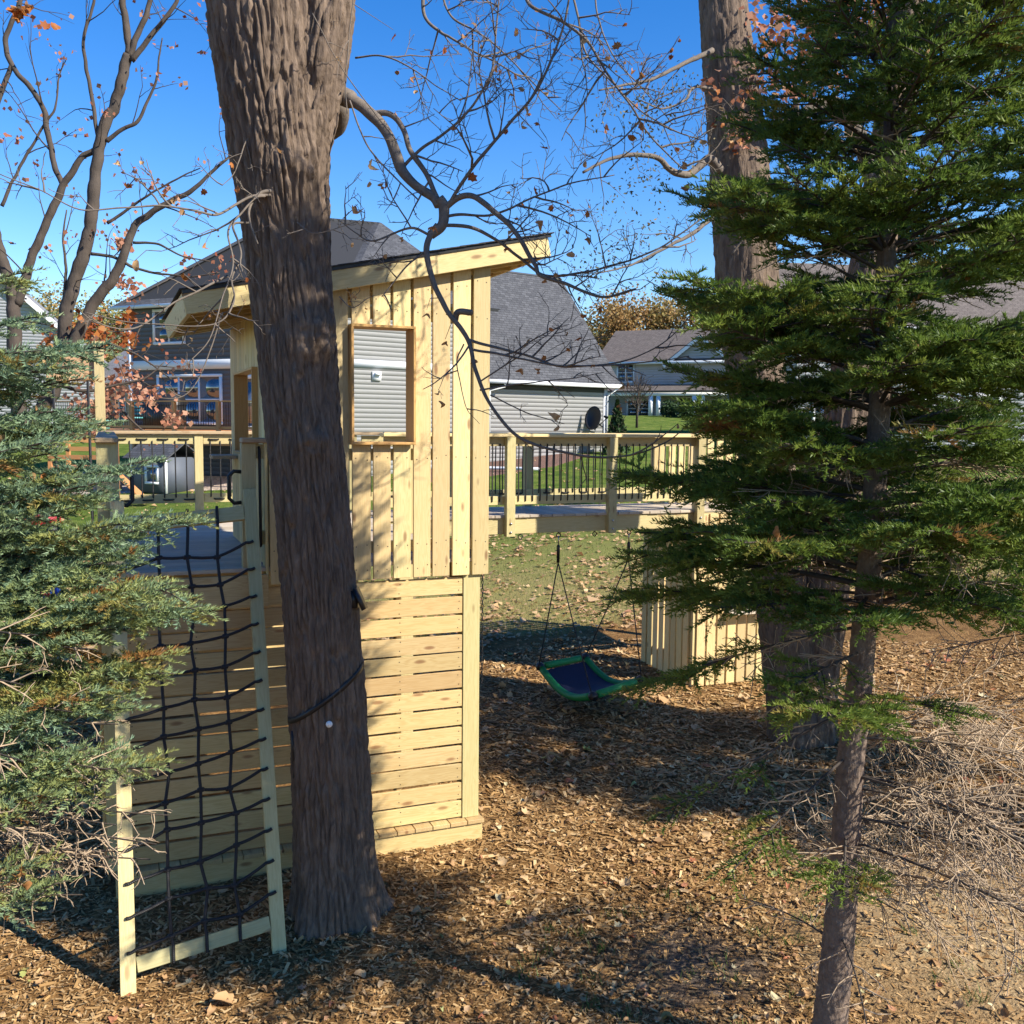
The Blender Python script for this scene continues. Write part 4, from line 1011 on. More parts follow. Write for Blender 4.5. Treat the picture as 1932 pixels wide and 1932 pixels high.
for Hh, cs in ((H1, (seat(0, 0), seat(1, 0))), (H2, (seat(0, 1), seat(1, 1)))):
    m = MB(); m.tube([Hh+[0, 0, 0.02], Hh+[0, 0, -0.09]], 0.007, 6); m.build('carabiner', ZINC, sw)
    s0, s1 = Hh+[0, 0, -0.09], Hh+[0, 0, -0.30]
    m = MB(); m.tube([s0, s0*0.9+s1*0.1, s1], [0.014, 0.021, 0.019], 8); m.build('strap_sleeve', BLACK, sw)
    for c in cs:
        m = MB(); m.tube([s1, s1+(c-s1)*0.5, c+[0, 0, 0.03]], 0.0075, 6); m.build('rope', ROPE, sw)

# chain swing half hidden behind the tower's right post
cs = thing('chain_swing', 'blue swing seat on black chain beside the right post of the tower', 'swing', (2.95, 8.2, 0.5))
cpt = PY(909, 1290, 8.1); cx, cy, cz = cpt
board('seat', cs, (cx-0.22, cy-0.02, cz), (cx+0.0, cy+0.38, cz), 0.16, 0.03, Xv, BLUEP)
for dx, dy in ((0.0, 0.0), (-0.02, 0.36)):
    for k in range(48):
        z = cz+0.02+k*0.036
        if z > DZ-0.28: break
        m_ = CHAIN[k % 2] if 'CHAIN' in globals() else None
        if m_ is None:
            CHAIN = []
            for r in (0, 1):
                q_ = MB(); a = np.linspace(0, 2*math.pi, 9); q_.tube([((0.009*math.cos(t) if r else 0), (0 if r else 0.009*math.cos(t)), 0.022*math.sin(t)) for t in a], 0.0035, 4); CHAIN.append(q_.mesh('link'))
            m_ = CHAIN[k % 2]
        link('chain_link', m_, IRON, cs, Matrix.Translation((cx+dx*1.0, cy+dy, z)))
board('hanger_beam', cs, (cx+0.0, cy-0.1, DZ-0.22), (cx-0.02, cy+0.45, DZ-0.22), 0.09, 0.06, Zv, TREATED) if False else None

# ------------------------------------------------------------------ second platform at the far end of the bridge
pf = thing('slatted_platform', 'slatted pine platform at the far end of the footbridge behind the spruce', 'platform', (7.8, 10.6, 0))
PX0, PX1 = 6.78, 8.9
for k in range(8):
    yy = BN+0.05+0.148*k
    board('slat', pf, (PX0-0.07, yy, gz((PX0, yy))+0.02), (PX0-0.07, yy, DZ-0.05), 0.115, 0.024, Yv, PINE)
for k in range(14):
    xx = PX0+0.06+0.152*k
    board('slat', pf, (xx, BN-0.08, 0.06), (xx, BN-0.08, 0.95 if k > 2 else DZ-0.05), 0.125, 0.024, Xv, PINE)
board('counter', pf, (PX0+0.4, BN-0.13, 0.985), (PX1, BN-0.13, 0.985), 0.24, 0.034, Yv, DECKW)
for z in (0.35, 1.5, 2.05):
    board('girt', pf, (PX0-0.035, BN+0.02, z), (PX0-0.035, BF, z), 0.088, 0.036, Zv, PINE)
for xx, yy in ((PX0, BN-0.02), (PX1, BN-0.02), (PX0, BF), (PX1, BF), (7.85, BN-0.02)):
    board('post', pf, (xx, yy, 0), (xx, yy, 3.6 if yy < 11 and xx > 7.5 else CZ-0.02), 0.1, 0.1, Xv, PINE)
for k in range(8):
    yy = BN-0.02+0.145*k; board('deck_board', pf, (PX0-0.05, yy+0.07, DZ-0.014), (PX1+0.05, yy+0.07, DZ-0.014), 0.139, 0.03, Yv, DECKW)
board('rim_board', pf, (PX0, BN-0.05, DZ-0.13), (PX1, BN-0.05, DZ-0.13), 0.19, 0.038, Zv, TREATED)
for k in range(14):
    xx = PX0+0.1+0.152*k; board('rail_slat', pf, (xx, BF, DZ), (xx, BF, CZ-0.05), 0.1, 0.024, Xv, PINE)
# ------------------------------------------------------------------ trees
def catmull(P, R, n):
    """smooth a hand-set path; returns points and radii"""
    P = np.asarray(P, float); R = np.asarray(R, float); m = len(P)
    Q = np.vstack([2*P[0]-P[1], P, 2*P[-1]-P[-2]]); out = []; ro = []
    for i in range(m-1):
        p0, p1, p2, p3 = Q[i:i+4]
        for t in np.linspace(0, 1, n, endpoint=False):
            out.append(0.5*((2*p1)+(-p0+p2)*t+(2*p0-5*p1+4*p2-p3)*t*t+(-p0+3*p1-3*p2+p3)*t**3)); ro.append(R[i]*(1-t)+R[i+1]*t)
    return np.array(out+[P[-1]]), np.array(ro+[R[-1]])

def bark_trunk(P, R, na, nl, spacing=0.042, length=0.50, depth=0.028, flare=None, burls=(), seed=0):
    """furrowed trunk: a tube whose surface carries interlacing bark ridges"""
    Pp, Rr = catmull(P, R, 24); seg = np.r_[0, np.cumsum(np.linalg.norm(np.diff(Pp, axis=0), axis=1))]
    s = np.linspace(0, seg[-1], nl); C_ = np.stack([np.interp(s, seg, Pp[:, k]) for k in range(3)], 1); r = np.interp(s, seg, Rr)
    T = np.gradient(C_, axis=0); T /= np.linalg.norm(T, axis=1)[:, None]
    u0 = np.array([1.0, 0, 0]); U = u0-T*(T@u0)[:, None]; U /= np.linalg.norm(U, axis=1)[:, None]; W = np.cross(T, U)
    a = np.arange(na)*2*math.pi/na; A, S = np.meshgrid(a, s); rr = np.repeat(r[:, None], na, 1)
    rm = r.mean()
    Nc = max(8, int(round(2*math.pi*rm/spacing)))
    X = np.stack([np.cos(A)*rm/spacing, np.sin(A)*rm/spacing, S/length], -1).reshape(-1, 3)
    w1, w2 = noise(X*[0.7, 0.7, 1.1]+[3, 7, 1], seed+1), noise(X*[0.5, 0.5, 2.0]+[9, 2, 5], seed+6)
    uu = (A.ravel()/(2*math.pi))*Nc+w1*0.9; vv = S.ravel()/length+w2*0.35; iu, iv = np.floor(uu).astype(int), np.floor(vv).astype(int)
    f1 = np.full(len(uu), 9.0); f2 = f1.copy(); hid = np.zeros(len(uu))
    for du in (-1, 0, 1):
        for dv_ in (-1, 0, 1):
            cu, cv = iu+du, iv+dv_; h = _hash(cu % Nc, cv, cu*0, seed+40); px, py = (h & 1023)/1023.0, ((h >> 10) & 1023)/1023.0
            q = np.hypot(uu-cu-px, vv-cv-py); m1 = q < f1; f2 = np.where(m1, f1, np.minimum(f2, q)); hid = np.where(m1, ((h >> 20) & 255)/255.0, hid); f1 = np.minimum(f1, q)
    e = f2-f1; plate = sstep(0.02, 0.30, e); fine = noise(X*[4, 4, 6], seed+3)
    grit = noise(np.stack([np.cos(A)*rm/0.014, np.sin(A)*rm/0.014, S/0.035], -1).reshape(-1, 3), seed+4)
    crack = np.clip(np.abs(noise(X*[1.6, 1.6, 3.5]+5, seed+7))*5, 0, 1)
    d = depth*(plate*(0.75+0.5*hid)*(0.65+0.35*crack)-0.8) + depth*0.3*fine*plate + depth*0.22*grit*plate
    d = d.reshape(A.shape)*np.clip(rr/rm, 0.5, 1.2)
    # large uneven swells
    d += 0.05*rm*noise(np.stack([np.cos(A)*1.3, np.sin(A)*1.3, S*0.9], -1).reshape(-1, 3), seed+5).reshape(A.shape)
    if flare is not None:
        h, amt = flare; d += amt*np.exp(-S/h)*(0.6+0.4*np.sin(A*5+1.0)+0.3*np.sin(A*3+2))
    V = C_[:, None, :]+(rr+d)[..., None]*(np.cos(A)[..., None]*U[:, None, :]+np.sin(A)[..., None]*W[:, None, :])
    for bc, br_, bh in burls:
        v = V-np.array(bc); q = np.linalg.norm(v, axis=-1); k = np.exp(-(q/br_)**2)
        nrm = V-C_[:, None, :]; nrm /= np.linalg.norm(nrm, axis=-1)[..., None]
        lump = 1+0.8*noise((V*16).reshape(-1, 3), seed+8).reshape(A.shape)
        V = V+nrm*(k*bh*lump)[..., None]
    m = MB(); i = np.arange(nl-1)[:, None]; j = np.arange(na)[None]; j2 = (j+1) % na
    q = np.stack([i*na+j, i*na+j2, (i+1)*na+j2, (i+1)*na+j], -1).reshape(-1, 4)
    m.add(V.reshape(-1, 3), q)
    return m

def twig_path(p, d, L, rng, n=6, wild=0.25, grav=0.0):
    pts = [p]; d = d/np.linalg.norm(d)
    bend = rng.normal(0, wild*0.35, 3)
    for i in range(n):
        d = d+rng.normal(0, wild*0.5, 3)/math.sqrt(n)+bend/n+np.array([0, 0, grav/n]); d /= np.linalg.norm(d); pts.append(pts[-1]+d*L/n)
    return np.array(pts), d
def twigs(mb, P, r0, rng, dens, L, level, tips, sides=4, wild=0.5, up=0.15, start=0.15):
    """side twigs along a path, recursively; collects tips for leaves"""
    P = np.asarray(P); seg = np.linalg.norm(np.diff(P, axis=0), axis=1); tot = seg.sum(); cum = np.r_[0, np.cumsum(seg)]
    k = max(1, int(dens*tot*(1-start)+rng.random()))
    for i in range(k):
        s = tot*(start+(1-start)*(i+rng.random())/k); j = min(np.searchsorted(cum, s)-1, len(seg)-1); j = max(j, 0)
        p = P[j]+(P[j+1]-P[j])*((s-cum[j])/max(seg[j], 1e-6)); d0 = (P[j+1]-P[j])/max(seg[j], 1e-6)
        side = rng.normal(size=3); side -= d0*(side@d0); side /= np.linalg.norm(side)
        d = d0*rng.uniform(0.25, 1.0)+side*rng.uniform(0.6, 1.1)+np.array([0, 0, up])
        l = L*rng.uniform(0.4, 1.25)*(1.0-0.45*s/tot); r = min(r0*0.55, 0.0045+0.006*l)
        Q, de = twig_path(p, d, l, rng, 6, wild); mb.tube(Q, np.linspace(r, max(0.0016, r*0.3), len(Q)), sides, cap=False)
        tips.append((Q[-1], de))
        if level > 0: twigs(mb, Q, r, rng, dens*1.9, L*0.48, level-1, tips, 3, wild*1.15, up, 0.2)

# leaf shapes: lobed and oval, gently curled
def leaf_shape(kind, rng, curl=0.35):
    if kind == 0: rad = [1.0, 0.74, 0.9, 0.66, 0.82, 0.52, 0.6, 0.45, 0.6, 0.52, 0.82, 0.66, 0.9, 0.74]
    else: rad = [1.0, 0.86, 0.72, 0.62, 0.56, 0.55, 0.6, 0.72, 0.6, 0.55, 0.56, 0.62, 0.72, 0.86]
    n = len(rad); a = np.arange(n)*2*math.pi/n; r = np.array(rad)*rng.uniform(0.85, 1.1, n)
    x, y = np.cos(a)*r, np.sin(a)*r*0.85; z = curl*(y*y)*1.2+curl*0.8*(x-0.2)**2*rng.choice([-1, 1])+rng.normal(0, 0.07, n)
    V = np.vstack([[0, 0, 0], np.stack([x, y, z], 1)])*0.5
    return V, [(0, 1+i, 1+(i+1) % n) for i in range(n)]
LEAVES = [leaf_shape(i % 2, np.random.default_rng(i), 0.25+0.35*(i % 4)) for i in range(8)]
def leaf_mesh(i, mat, tint):
    V, T = LEAVES[i]; m = MB(); m.add(V, None, T, tint); me = m.mesh('leaf'); me.materials.append(mat); return me
LEAFMESH = [leaf_mesh(i, LEAFM, t) for i, t in zip(range(8), (0.1, 0.25, 0.38, 0.5, 0.6, 0.75, 0.3, 0.85))]
def hang_leaves(root, spots, rng, lo=0.05, hi=0.085, name='leaf'):
    for p in spots:
        q = rng.normal(size=4); q /= np.linalg.norm(q); s = rng.uniform(lo, hi)
        M = Matrix.Translation(Vector(p)-Vector((0, 0, s*0.5))) @ (Matrix(((1, 0, 0, 0), (0, 1, 0, 0), (0, 0, 1, 0), (0, 0, 0, 1))))
        from mathutils import Quaternion
        M = M @ Quaternion(q).to_matrix().to_4x4() @ Matrix.Scale(s, 4)
        link(name, LEAFMESH[rng.integers(0, 8)], None, root, M)

# ---- the large maple in front of the tower
TY = 6.38
def tp(x, y, Y=TY): return PY(x, y, Y)
maple = thing('maple_tree', 'thick furrowed maple trunk in front of the tower with bare twigs and brown leaves', 'tree', (1.45, TY, 0))
path = [(638, 1790), (634, 1700), (628, 1560), (618, 1350), (608, 1180), (592, 1000), (577, 860), (563, 700), (552, 560), (541, 430), (528, 300), (513, 160), (496, 0), (482, -160)]
hw = [84, 80, 75, 74, 73.5, 73, 74, 76, 78, 82, 92, 98, 101, 98]
P = [tp(*p) for p in path]; R = [h*np.linalg.norm(q-EYEP)/F*0.915 for h, q in zip(hw, P)]
P[0][2] = -0.12
burls = [(tp(590, 640)+[0.02, -0.28, 0], 0.15, 0.085), (tp(608, 565)+[0, -0.26, 0], 0.075, 0.07), (tp(575, 828)+[0.02, -0.27, 0], 0.12, 0.045), (tp(600, 250)+[0.05, -0.25, 0], 0.10, 0.09), (tp(548, 330)+[0.0, -0.29, 0], 0.14, 0.05)]
bark_trunk(P, R, 240, 580, flare=(0.2, 0.17), burls=burls, seed=21).build('trunk', BARK, maple)
P2 = [tp(575, 330, 6.3), tp(588, 230, 6.26), tp(607, 110, 6.22), tp(622, -10, 6.2), tp(640, -180, 6.2)]
bark_trunk(P2, [0.12, 0.15, 0.165, 0.16, 0.15], 90, 240, seed=33).build('stem', BARK, maple, smooth=True)
MBR = MB(); rng = np.random.default_rng(5); tips = []
LS = 0.66; KB = 6.05      # the spreading limbs reach a little towards the eye
def limb(px, D0, D1, r0, r1, dens=0.0, L=0.5, lev=1, sides=7, up=0.15, wild=0.55, n=8):
    k = len(px); pts = [PD(x, y, D0+(D1-D0)*i/(k-1)) for i, (x, y) in enumerate(px)]
    Q, R_ = catmull(pts, np.linspace(r0, r1, k)*LS, n)
    nz = np.stack([noise(Q*[7, 7, 7]+o_, 17) for o_ in (0.0, 9.1, 21.7)], 1); Q = Q+nz*(R_*0.5+0.004)[:, None]; R_ = R_*(1+0.16*noise(Q*7, 19)); MBR.tube(Q, R_, sides)
    if dens: twigs(MBR, Q, r0, rng, dens, L, lev, tips, up=up, wild=wild)
    return Q
# the crooked main limb
knob = [(575, 248), (600, 243), (625, 240), (636, 226), (640, 206), (628, 192), (634, 178), (662, 188)]
pts = [PD(x, y, 6.60-0.07*i) for i, (x, y) in enumerate(knob)]
Q, R_ = catmull(pts, [0.085, 0.075, 0.08, 0.072, 0.066, 0.062, 0.06, 0.055], 6); MBR.tube(Q, R_, 10)
limb([(655, 184), (690, 207), (715, 228), (738, 268), (757, 318), (785, 350), (815, 372), (826, 390)], 6.1, 6.0, 0.058, 0.042, 0.0, sides=10)
limb([(700, 214), (735, 214), (757, 238), (776, 285), (805, 330), (826, 378)], 6.09, 6.0, 0.028, 0.024, 5.5, 0.6, 2)
limb([(826, 378), (838, 395), (836, 425), (812, 445)], 6.0, 6.0, 0.058, 0.045, sides=9)
limb([(826, 425), (806, 455), (806, 490), (815, 525), (832, 565), (852, 598), (882, 640), (895, 690), (910, 735), (940, 785), (985, 828), (1050, 850), (1120, 862), (1190, 858), (1250, 838), (1300, 800), (1335, 765)], 6.0, 5.6, 0.032, 0.003, 1.8, 0.5, 1)
limb([(832, 400), (865, 372), (895, 370), (930, 398), (962, 425), (985, 460), (1010, 500), (1020, 520), (1065, 535), (1105, 552), (1145, 560), (1200, 545)], 6.0, 5.8, 0.032, 0.010, 6.9, 0.6, 2)
limb([(838, 425), (890, 430), (935, 452), (985, 490), (1030, 520), (1090, 515), (1160, 500), (1240, 470), (1300, 430), (1340, 395)], 6.0, 6.3, 0.018, 0.006, 6.5, 0.6, 2)
limb([(836, 410), (870, 405), (930, 405), (1000, 375), (1080, 345), (1160, 330)], 6.0, 6.2, 0.016, 0.005, 6.5, 0.55, 2)
limb([(840, 400), (865, 355), (905, 300), (960, 235), (1005, 180), (1040, 115), (1065, 40), (1078, -40)], 6.0, 5.7, 0.019, 0.008, 6.5, 0.6, 2)
limb([(757, 318), (790, 285), (830, 258), (870, 225), (905, 180), (930, 130), (935, 60), (945, -30)], 6.05, 5.9, 0.016, 0.007, 6.5, 0.55, 2)
limb([(812, 445), (780, 430), (745, 440), (700, 455), (672, 440), (640, 415)], 6.0, 5.9, 0.014, 0.004, 6.5, 0.5, 2)
limb([(808, 470), (770, 500), (745, 530), (720, 560)], 6.0, 5.8, 0.010, 0.004, 6.5, 0.4, 2)
limb([(660, 190), (690, 270), (740, 330), (790, 378)], 6.0, 5.9, 0.008, 0.007, 4.2, 0.4, 2)
limb([(858, 605), (865, 590), (890, 590)], 5.95, 5.9, 0.030, 0.028)
limb([(880, 640), (930, 655), (985, 668), (1050, 690), (1110, 690), (1180, 680), (1260, 640), (1330, 560)], 5.95, 5.7, 0.014, 0.004, 5.1, 0.45, 2)
limb([(895, 660), (960, 672), (1040, 688), (1130, 690), (1230, 682), (1300, 672)], 5.93, 5.6, 0.012, 0.004, 5.1, 0.4, 2)
limb([(905, 735), (960, 728), (1020, 720), (1090, 712), (1140, 702)], 5.9, 5.7, 0.009, 0.003, 6.5, 0.35, 2)
limb([(905, 720), (950, 690), (990, 665), (1020, 640), (1060, 612)], 5.9, 5.8, 0.008, 0.003, 6.5, 0.35, 2)
limb([(925, 745), (985, 775), (1030, 790), (1065, 800)], 5.9, 5.8, 0.007, 0.003, 6.5, 0.3, 2)
limb([(875, 650), (862, 680), (868, 720), (880, 770), (905, 800)], 5.9, 5.8, 0.007, 0.002, 4.2, 0.3, 2)
# upper right: limbs hanging in from above
limb([(990, -30), (1000, 10), (1060, 40), (1110, 80), (1140, 130), (1190, 200), (1230, 260), (1290, 320)], 6.6, 6.2, 0.020, 0.006, 6.5, 0.7, 2)
limb([(1075, -30), (1090, 30), (1105, 100), (1150, 150), (1210, 210), (1280, 250)], 6.7, 6.4, 0.014, 0.005, 6.5, 0.6, 2)
limb([(1120, -30), (1130, 40), (1160, 110), (1215, 170), (1270, 235)], 6.7, 6.5, 0.010, 0.004, 6.5, 0.5, 2)
limb([(800, -40), (800, 30), (830, 60), (850, 70), (890, 95), (940, 120), (990, 150)], 7.2, 7.0, 0.022, 0.006, 6.5, 0.6, 2)
limb([(830, -30), (850, 30), (900, 60), (950, 100), (1010, 160), (1060, 210)], 7.3, 7.0, 0.014, 0.005, 6.5, 0.6, 2)
limb([(670, 110), (720, 105), (770, 125), (820, 160), (870, 190)], 6.4, 6.2, 0.010, 0.004, 6.5, 0.5, 2)
limb([(668, -10), (660, 60), (652, 150), (655, 215)], 5.6, 5.6, 0.006, 0.005, 1.4, 0.3, 2)
limb([(590, 25), (640, 120), (700, 205), (745, 262)], 5.5, 5.7, 0.005, 0.004, 1.1, 0.3, 2)
# curled pale twigs in front of the trunk and out to the left
limb([(520, 360), (490, 365), (470, 392), (472, 420), (486, 460)], 5.9, 5.7, 0.020, 0.006, 5.5, 0.35, 2)
limb([(515, 368), (480, 370), (445, 385), (410, 405), (370, 398), (300, 388), (230, 392), (150, 395), (80, 360), (0, 328)], 5.9, 5.2, 0.014, 0.004, 4.8, 0.45, 2)
limb([(500, 370), (480, 375), (452, 405), (430, 440), (440, 500), (420, 560), (395, 640), (340, 700)], 5.85, 5.4, 0.012, 0.004, 5.1, 0.45, 2)
limb([(470, 420), (440, 425), (455, 480), (438, 525), (440, 570), (405, 612), (300, 612), (230, 605), (160, 590)], 5.8, 5.3, 0.011, 0.004, 5.1, 0.4, 2)
limb([(430, 520), (380, 545), (330, 570), (290, 600), (250, 620), (200, 615), (165, 595)], 5.7, 5.2, 0.011, 0.004, 5.1, 0.4, 2)
limb([(420, 590), (400, 650), (372, 720), (340, 750), (295, 750)], 5.7, 5.5, 0.007, 0.003, 6.5, 0.3, 2)
limb([(500, 270), (470, 260), (452, 300), (440, 330), (420, 350)], 5.9, 5.7, 0.008, 0.003, 6.5, 0.3, 2)
limb([(560, 420), (590, 440), (640, 430), (690, 410)], 5.85, 5.7, 0.006, 0.002, 8.6, 0.3, 2)
limb([(640, 560), (665, 580), (700, 560), (740, 555)], 6.0, 5.8, 0.005, 0.002, 6.5, 0.3, 2)
spots = [(751, 62), (778, 140), (838, 86), (975, 53), (1137, 75), (1213, 135), (1165, 72), (868, 238), (930, 180), (955, 240), (993, 195), (985, 225), (1015, 222), (1028, 268), (675, 385), (890, 320), (1010, 350), (1018, 410), (815, 412), (960, 432), (955, 455), (1040, 382), (1090, 555), (1000, 480), (892, 668), (992, 636), (1092, 625), (1030, 665), (980, 690), (1048, 772), (1015, 690), (1050, 800), (1190, 525), (1080, 470), (1110, 445), (1290, 300), (1180, 240), (1210, 230), (1155, 165), (720, 340), (700, 300), (805, 585), (840, 640), (525, 275), (440, 300), (510, 300), (520, 320), (447, 345), (310, 352), (350, 378), (385, 352), (330, 370), (240, 340), (215, 280), (345, 515), (256, 490), (1330, 380), (1280, 560)]
lp = np.array([PD(x, y, 5.85+0.3*math.sin(i*1.7)) for i, (x, y) in enumerate(spots)]); BV = np.concatenate(MBR.v)
for i in range(len(lp)):                     # each leaf hangs from the nearest branch by its own thin twig
    j = np.argmin(((BV-lp[i])**2).sum(1)); a_ = BV[j]
    if np.linalg.norm(a_-lp[i]) > 0.30: lp[i] = a_+(lp[i]-a_)*0.30/np.linalg.norm(a_-lp[i])
    mid = (a_+lp[i])/2+rng.normal(0, 0.012, 3)+[0, 0, 0.015]; MBR.tube([a_, mid, lp[i]], [0.003, 0.0022, 0.0016], 4, cap=False)
hang_leaves(maple, lp, rng, 0.055, 0.09)
MBR.build('branches', TWIG, maple, smooth=True)
hang_leaves(maple, [tips[i][0] for i in rng.choice(len(tips), 110, replace=False)], rng, 0.03, 0.06)

# things fixed to the maple trunk
st = thing('ratchet_strap', 'black strap wound round the maple trunk below the box', 'strap', tp(600, 1300))
def trunk_c(y):
    ys = [p[1] for p in path]; o = np.argsort(ys); x = np.interp(y, np.array(ys)[o], np.array([p[0] for p in path])[o]); return tp(x, y), np.interp(y, np.array(ys)[o], np.array(R)[o])
V = []; q = []
na = 48
for i in range(na):
    a = 2*math.pi*i/na; y = 1303-44*math.cos(a)
    c, r = trunk_c(y); c2 = c+np.array([math.cos(a-math.radians(12))*(r+0.012), math.sin(a-math.radians(12))*(r+0.012), 0.02*math.cos(a)])
    V += [c2+[0, 0, -0.02], c2+[0, 0, 0.02], c2+[-0.004*math.cos(a), -0.004*math.sin(a), 0.02], c2+[-0.004*math.cos(a), -0.004*math.sin(a), -0.02]]
for i in range(na):
    j = (i+1) % na; q += [(4*i+k, 4*j+k, 4*j+(k+1) % 4, 4*i+(k+1) % 4) for k in range(4)]
m = MB(); m.add(V, q); m.build('webbing', BLACK, st)
c, r = trunk_c(1400); m = MB(); e = c+np.array([-r*0.98, -0.05, 0]); m.tube([e+[0, 0, 0.12], e+[0.0, -0.015, 0.0], e+[0.01, 0, -0.2]], 0.012, 5); m.build('strap_tail', BLACK, st)
bxp = PD(668, 1130, 6.42)
bt = thing('trail_box', 'small black box fixed to the right side of the maple trunk', 'box', bxp)
m = MB(); rt = np.array([RT, -FW, UP]).T; m.box((-0.028, -0.02, -0.055), (0.03, 0.06, 0.055), rt, bxp+np.array([0, 0, 0])); m.build('case', BLACK, bt)
m = MB(); ang = math.radians(24); r2 = rt@np.array([[math.cos(ang), 0, -math.sin(ang)], [0, 1, 0], [math.sin(ang), 0, math.cos(ang)]]); m.box((0.0, -0.05, -0.075), (0.02, 0.10, 0.075), r2, bxp+RT*0.035); m.build('panel', BLACK, bt)
c, r = trunk_c(1344); tg = PD(608, 1344, 6.38); dv = tg-c; dv[2] = 0; dv = np.array([-0.05, -1, 0]); dv /= np.linalg.norm(dv)
m = MB(); base = c+dv*(r+0.005)+np.array([-0.03, 0, 0]); m.tube([base, base+dv*0.014], 0.021, 14); m.build('tree_tag', TAGW, label='small round white tag nailed to the maple trunk', category='tag')

# ---- the twin-stemmed tree at the right
LS = 1.0
T2 = thing('oak_tree', 'twin-stemmed furrowed tree rising behind the right spruce', 'tree', (6.93, 8.45, 0))
D2 = 10.55
pa = [(1512, 1425), (1500, 1330), (1478, 1150), (1455, 950), (1432, 760), (1413, 580), (1402, 420), (1388, 240), (1372, 90), (1362, -20), (1352, -160)]
ra = [60, 52, 50, 49, 52, 58, 57, 52, 47, 43, 40]
pb = [(1518, 1425), (1535, 1280), (1558, 1100), (1580, 930), (1600, 780), (1622, 620), (1648, 470), (1672, 320), (1695, 160), (1712, 0), (1725, -150)]
rb = [55, 46, 43, 42, 42, 41, 38, 36, 34, 32, 30]
for px_, rr_, sd in ((pa, ra, 51), (pb, rb, 71)):
    P = [PD(x, y, D2) for x, y in px_]; bark_trunk(P, [w*D2/F for w in rr_], 96, 330, spacing=0.055, length=0.55, flare=(0.2, 0.10), seed=sd).build('stem', BARK, T2, smooth=True)
MBR = MB(); rng = np.random.default_rng(15); tips = []
limb([(1360, 320), (1335, 300), (1312, 322), (1288, 330), (1262, 318), (1240, 298), (1200, 292), (1150, 300), (1100, 325)], D2-0.3, D2-1.2, 0.05, 0.012, 1.6, 0.7)
limb([(1345, 95), (1310, 110), (1270, 130), (1230, 150), (1180, 160), (1130, 170)], D2-0.3, D2-1.0, 0.03, 0.008, 1.8, 0.8)
limb([(1350, 170), (1310, 165), (1290, 190), (1250, 205), (1210, 190)], D2-0.3, D2-1.0, 0.02, 0.006, 2.0, 0.7)
limb([(1345, 410), (1300, 445), (1250, 470), (1190, 500), (1130, 515)], D2-0.3, D2-1.0, 0.025, 0.006, 2.0, 0.7)
limb([(1660, 380), (1620, 260), (1590, 210), (1545, 195), (1505, 222), (1470, 225)], D2, D2-0.4, 0.10, 0.06, 1.5, 0.7, sides=8)
limb([(1600, 215), (1640, 150), (1690, 110), (1760, 60)], D2, D2+0.4, 0.07, 0.03, 1.6, 0.8)
limb([(1505, 222), (1500, 150), (1520, 80), (1530, 0)], D2-0.3, D2-0.3, 0.035, 0.015, 2.0, 0.8)
limb([(1470, 300), (1500, 340), (1520, 420), (1540, 470)], D2-0.5, D2-0.9, 0.02, 0.006, 2.5, 0.6)
limb([(1380, 480), (1420, 430), (1470, 380), (1520, 340)], D2-0.8, D2-1.0, 0.012, 0.005, 2.0, 0.5)
MBR.build('branches', TWIG, T2, smooth=True)
tt = np.array([t[0] for t in tips]); m = MB(); n = 1900
pos = tt[rng.integers(0, len(tt), n)]+rng.normal(0, 0.10, (n, 3))
m.inst(LEAFQ*[0.55, 1.2, 1], LEAFQF, None, pos, rand_rot(n, rng), rng.uniform(0.02, 0.045, n), np.clip(rng.normal(0.25, 0.2, n), 0, 1)); m.build('small_leaves', _tinted('grey_green_leaf', [(0, (0.05, 0.055, 0.03)), (0.5, (0.14, 0.14, 0.07)), (1, (0.38, 0.25, 0.12))], 0.2), T2)
bro = [(x+rng.normal(0, 26), y+rng.normal(0, 24)) for x, y in ((1500, 60), (1540, 40), (1470, 110), (1510, 140), (1420, 170), (1450, 60), (1600, 40), (1650, 20), (1570, 110), (1390, 240)) for _ in range(7)]
hang_leaves(T2, [PD(x, y, D2-0.6) for x, y in bro], rng, 0.07, 0.13)
m = MB(); n = 800; k_ = rng.integers(0, len(bro), n); pos = np.array([PD(bro[i][0]+rng.normal(0, 16), bro[i][1]+rng.normal(0, 18), D2-0.3+rng.normal(0, 0.3)) for i in k_])
m.inst(LEAFQ, LEAFQF, None, pos, rand_rot(n, rng), rng.uniform(0.05, 0.10, n), np.clip(rng.normal(0.5, 0.22, n), 0, 1)); m.build('dry_foliage', PINKL, T2)

# ---- the dark many-stemmed tree at the left
T3 = thing('ash_tree', 'dark many-stemmed tree with pinkish leaves at the left of the tower', 'tree', RF(-6.2, 12, 0.3))
MBR = MB(); rng = np.random.default_rng(25); tips = []
DL = 12.0
def z1(zx, zy): return (zx*0.36, zy*0.36)
def L3(pz, w0, w1, dens=1.8, L=1.0, lev=1, d=0.0): return limb([z1(*p) for p in pz], DL+d, DL+d*0.6, w0*0.30*DL/F/2, w1*0.30*DL/F/2, dens, L, lev, sides=8, wild=0.6)
L3([(120, 2350), (230, 2150), (330, 1900), (345, 1640), (400, 1450), (470, 1200), (500, 950), (530, 720), (600, 550), (640, 400), (675, 290)], 95, 60, 1.0)
L3([(675, 290), (665, 150), (640, 0), (630, -150)], 48, 36)
L3([(680, 300), (720, 180), (775, 50), (800, -120)], 40, 28)
L3([(690, 320), (800, 180), (900, 50), (960, -80)], 38, 20, 2.4)
L3([(230, 2150), (460, 1640), (600, 1450), (660, 1300), (720, 1170), (850, 1080), (1000, 1000), (1100, 910), (1230, 800)], 80, 14, 1.8, 1.1)
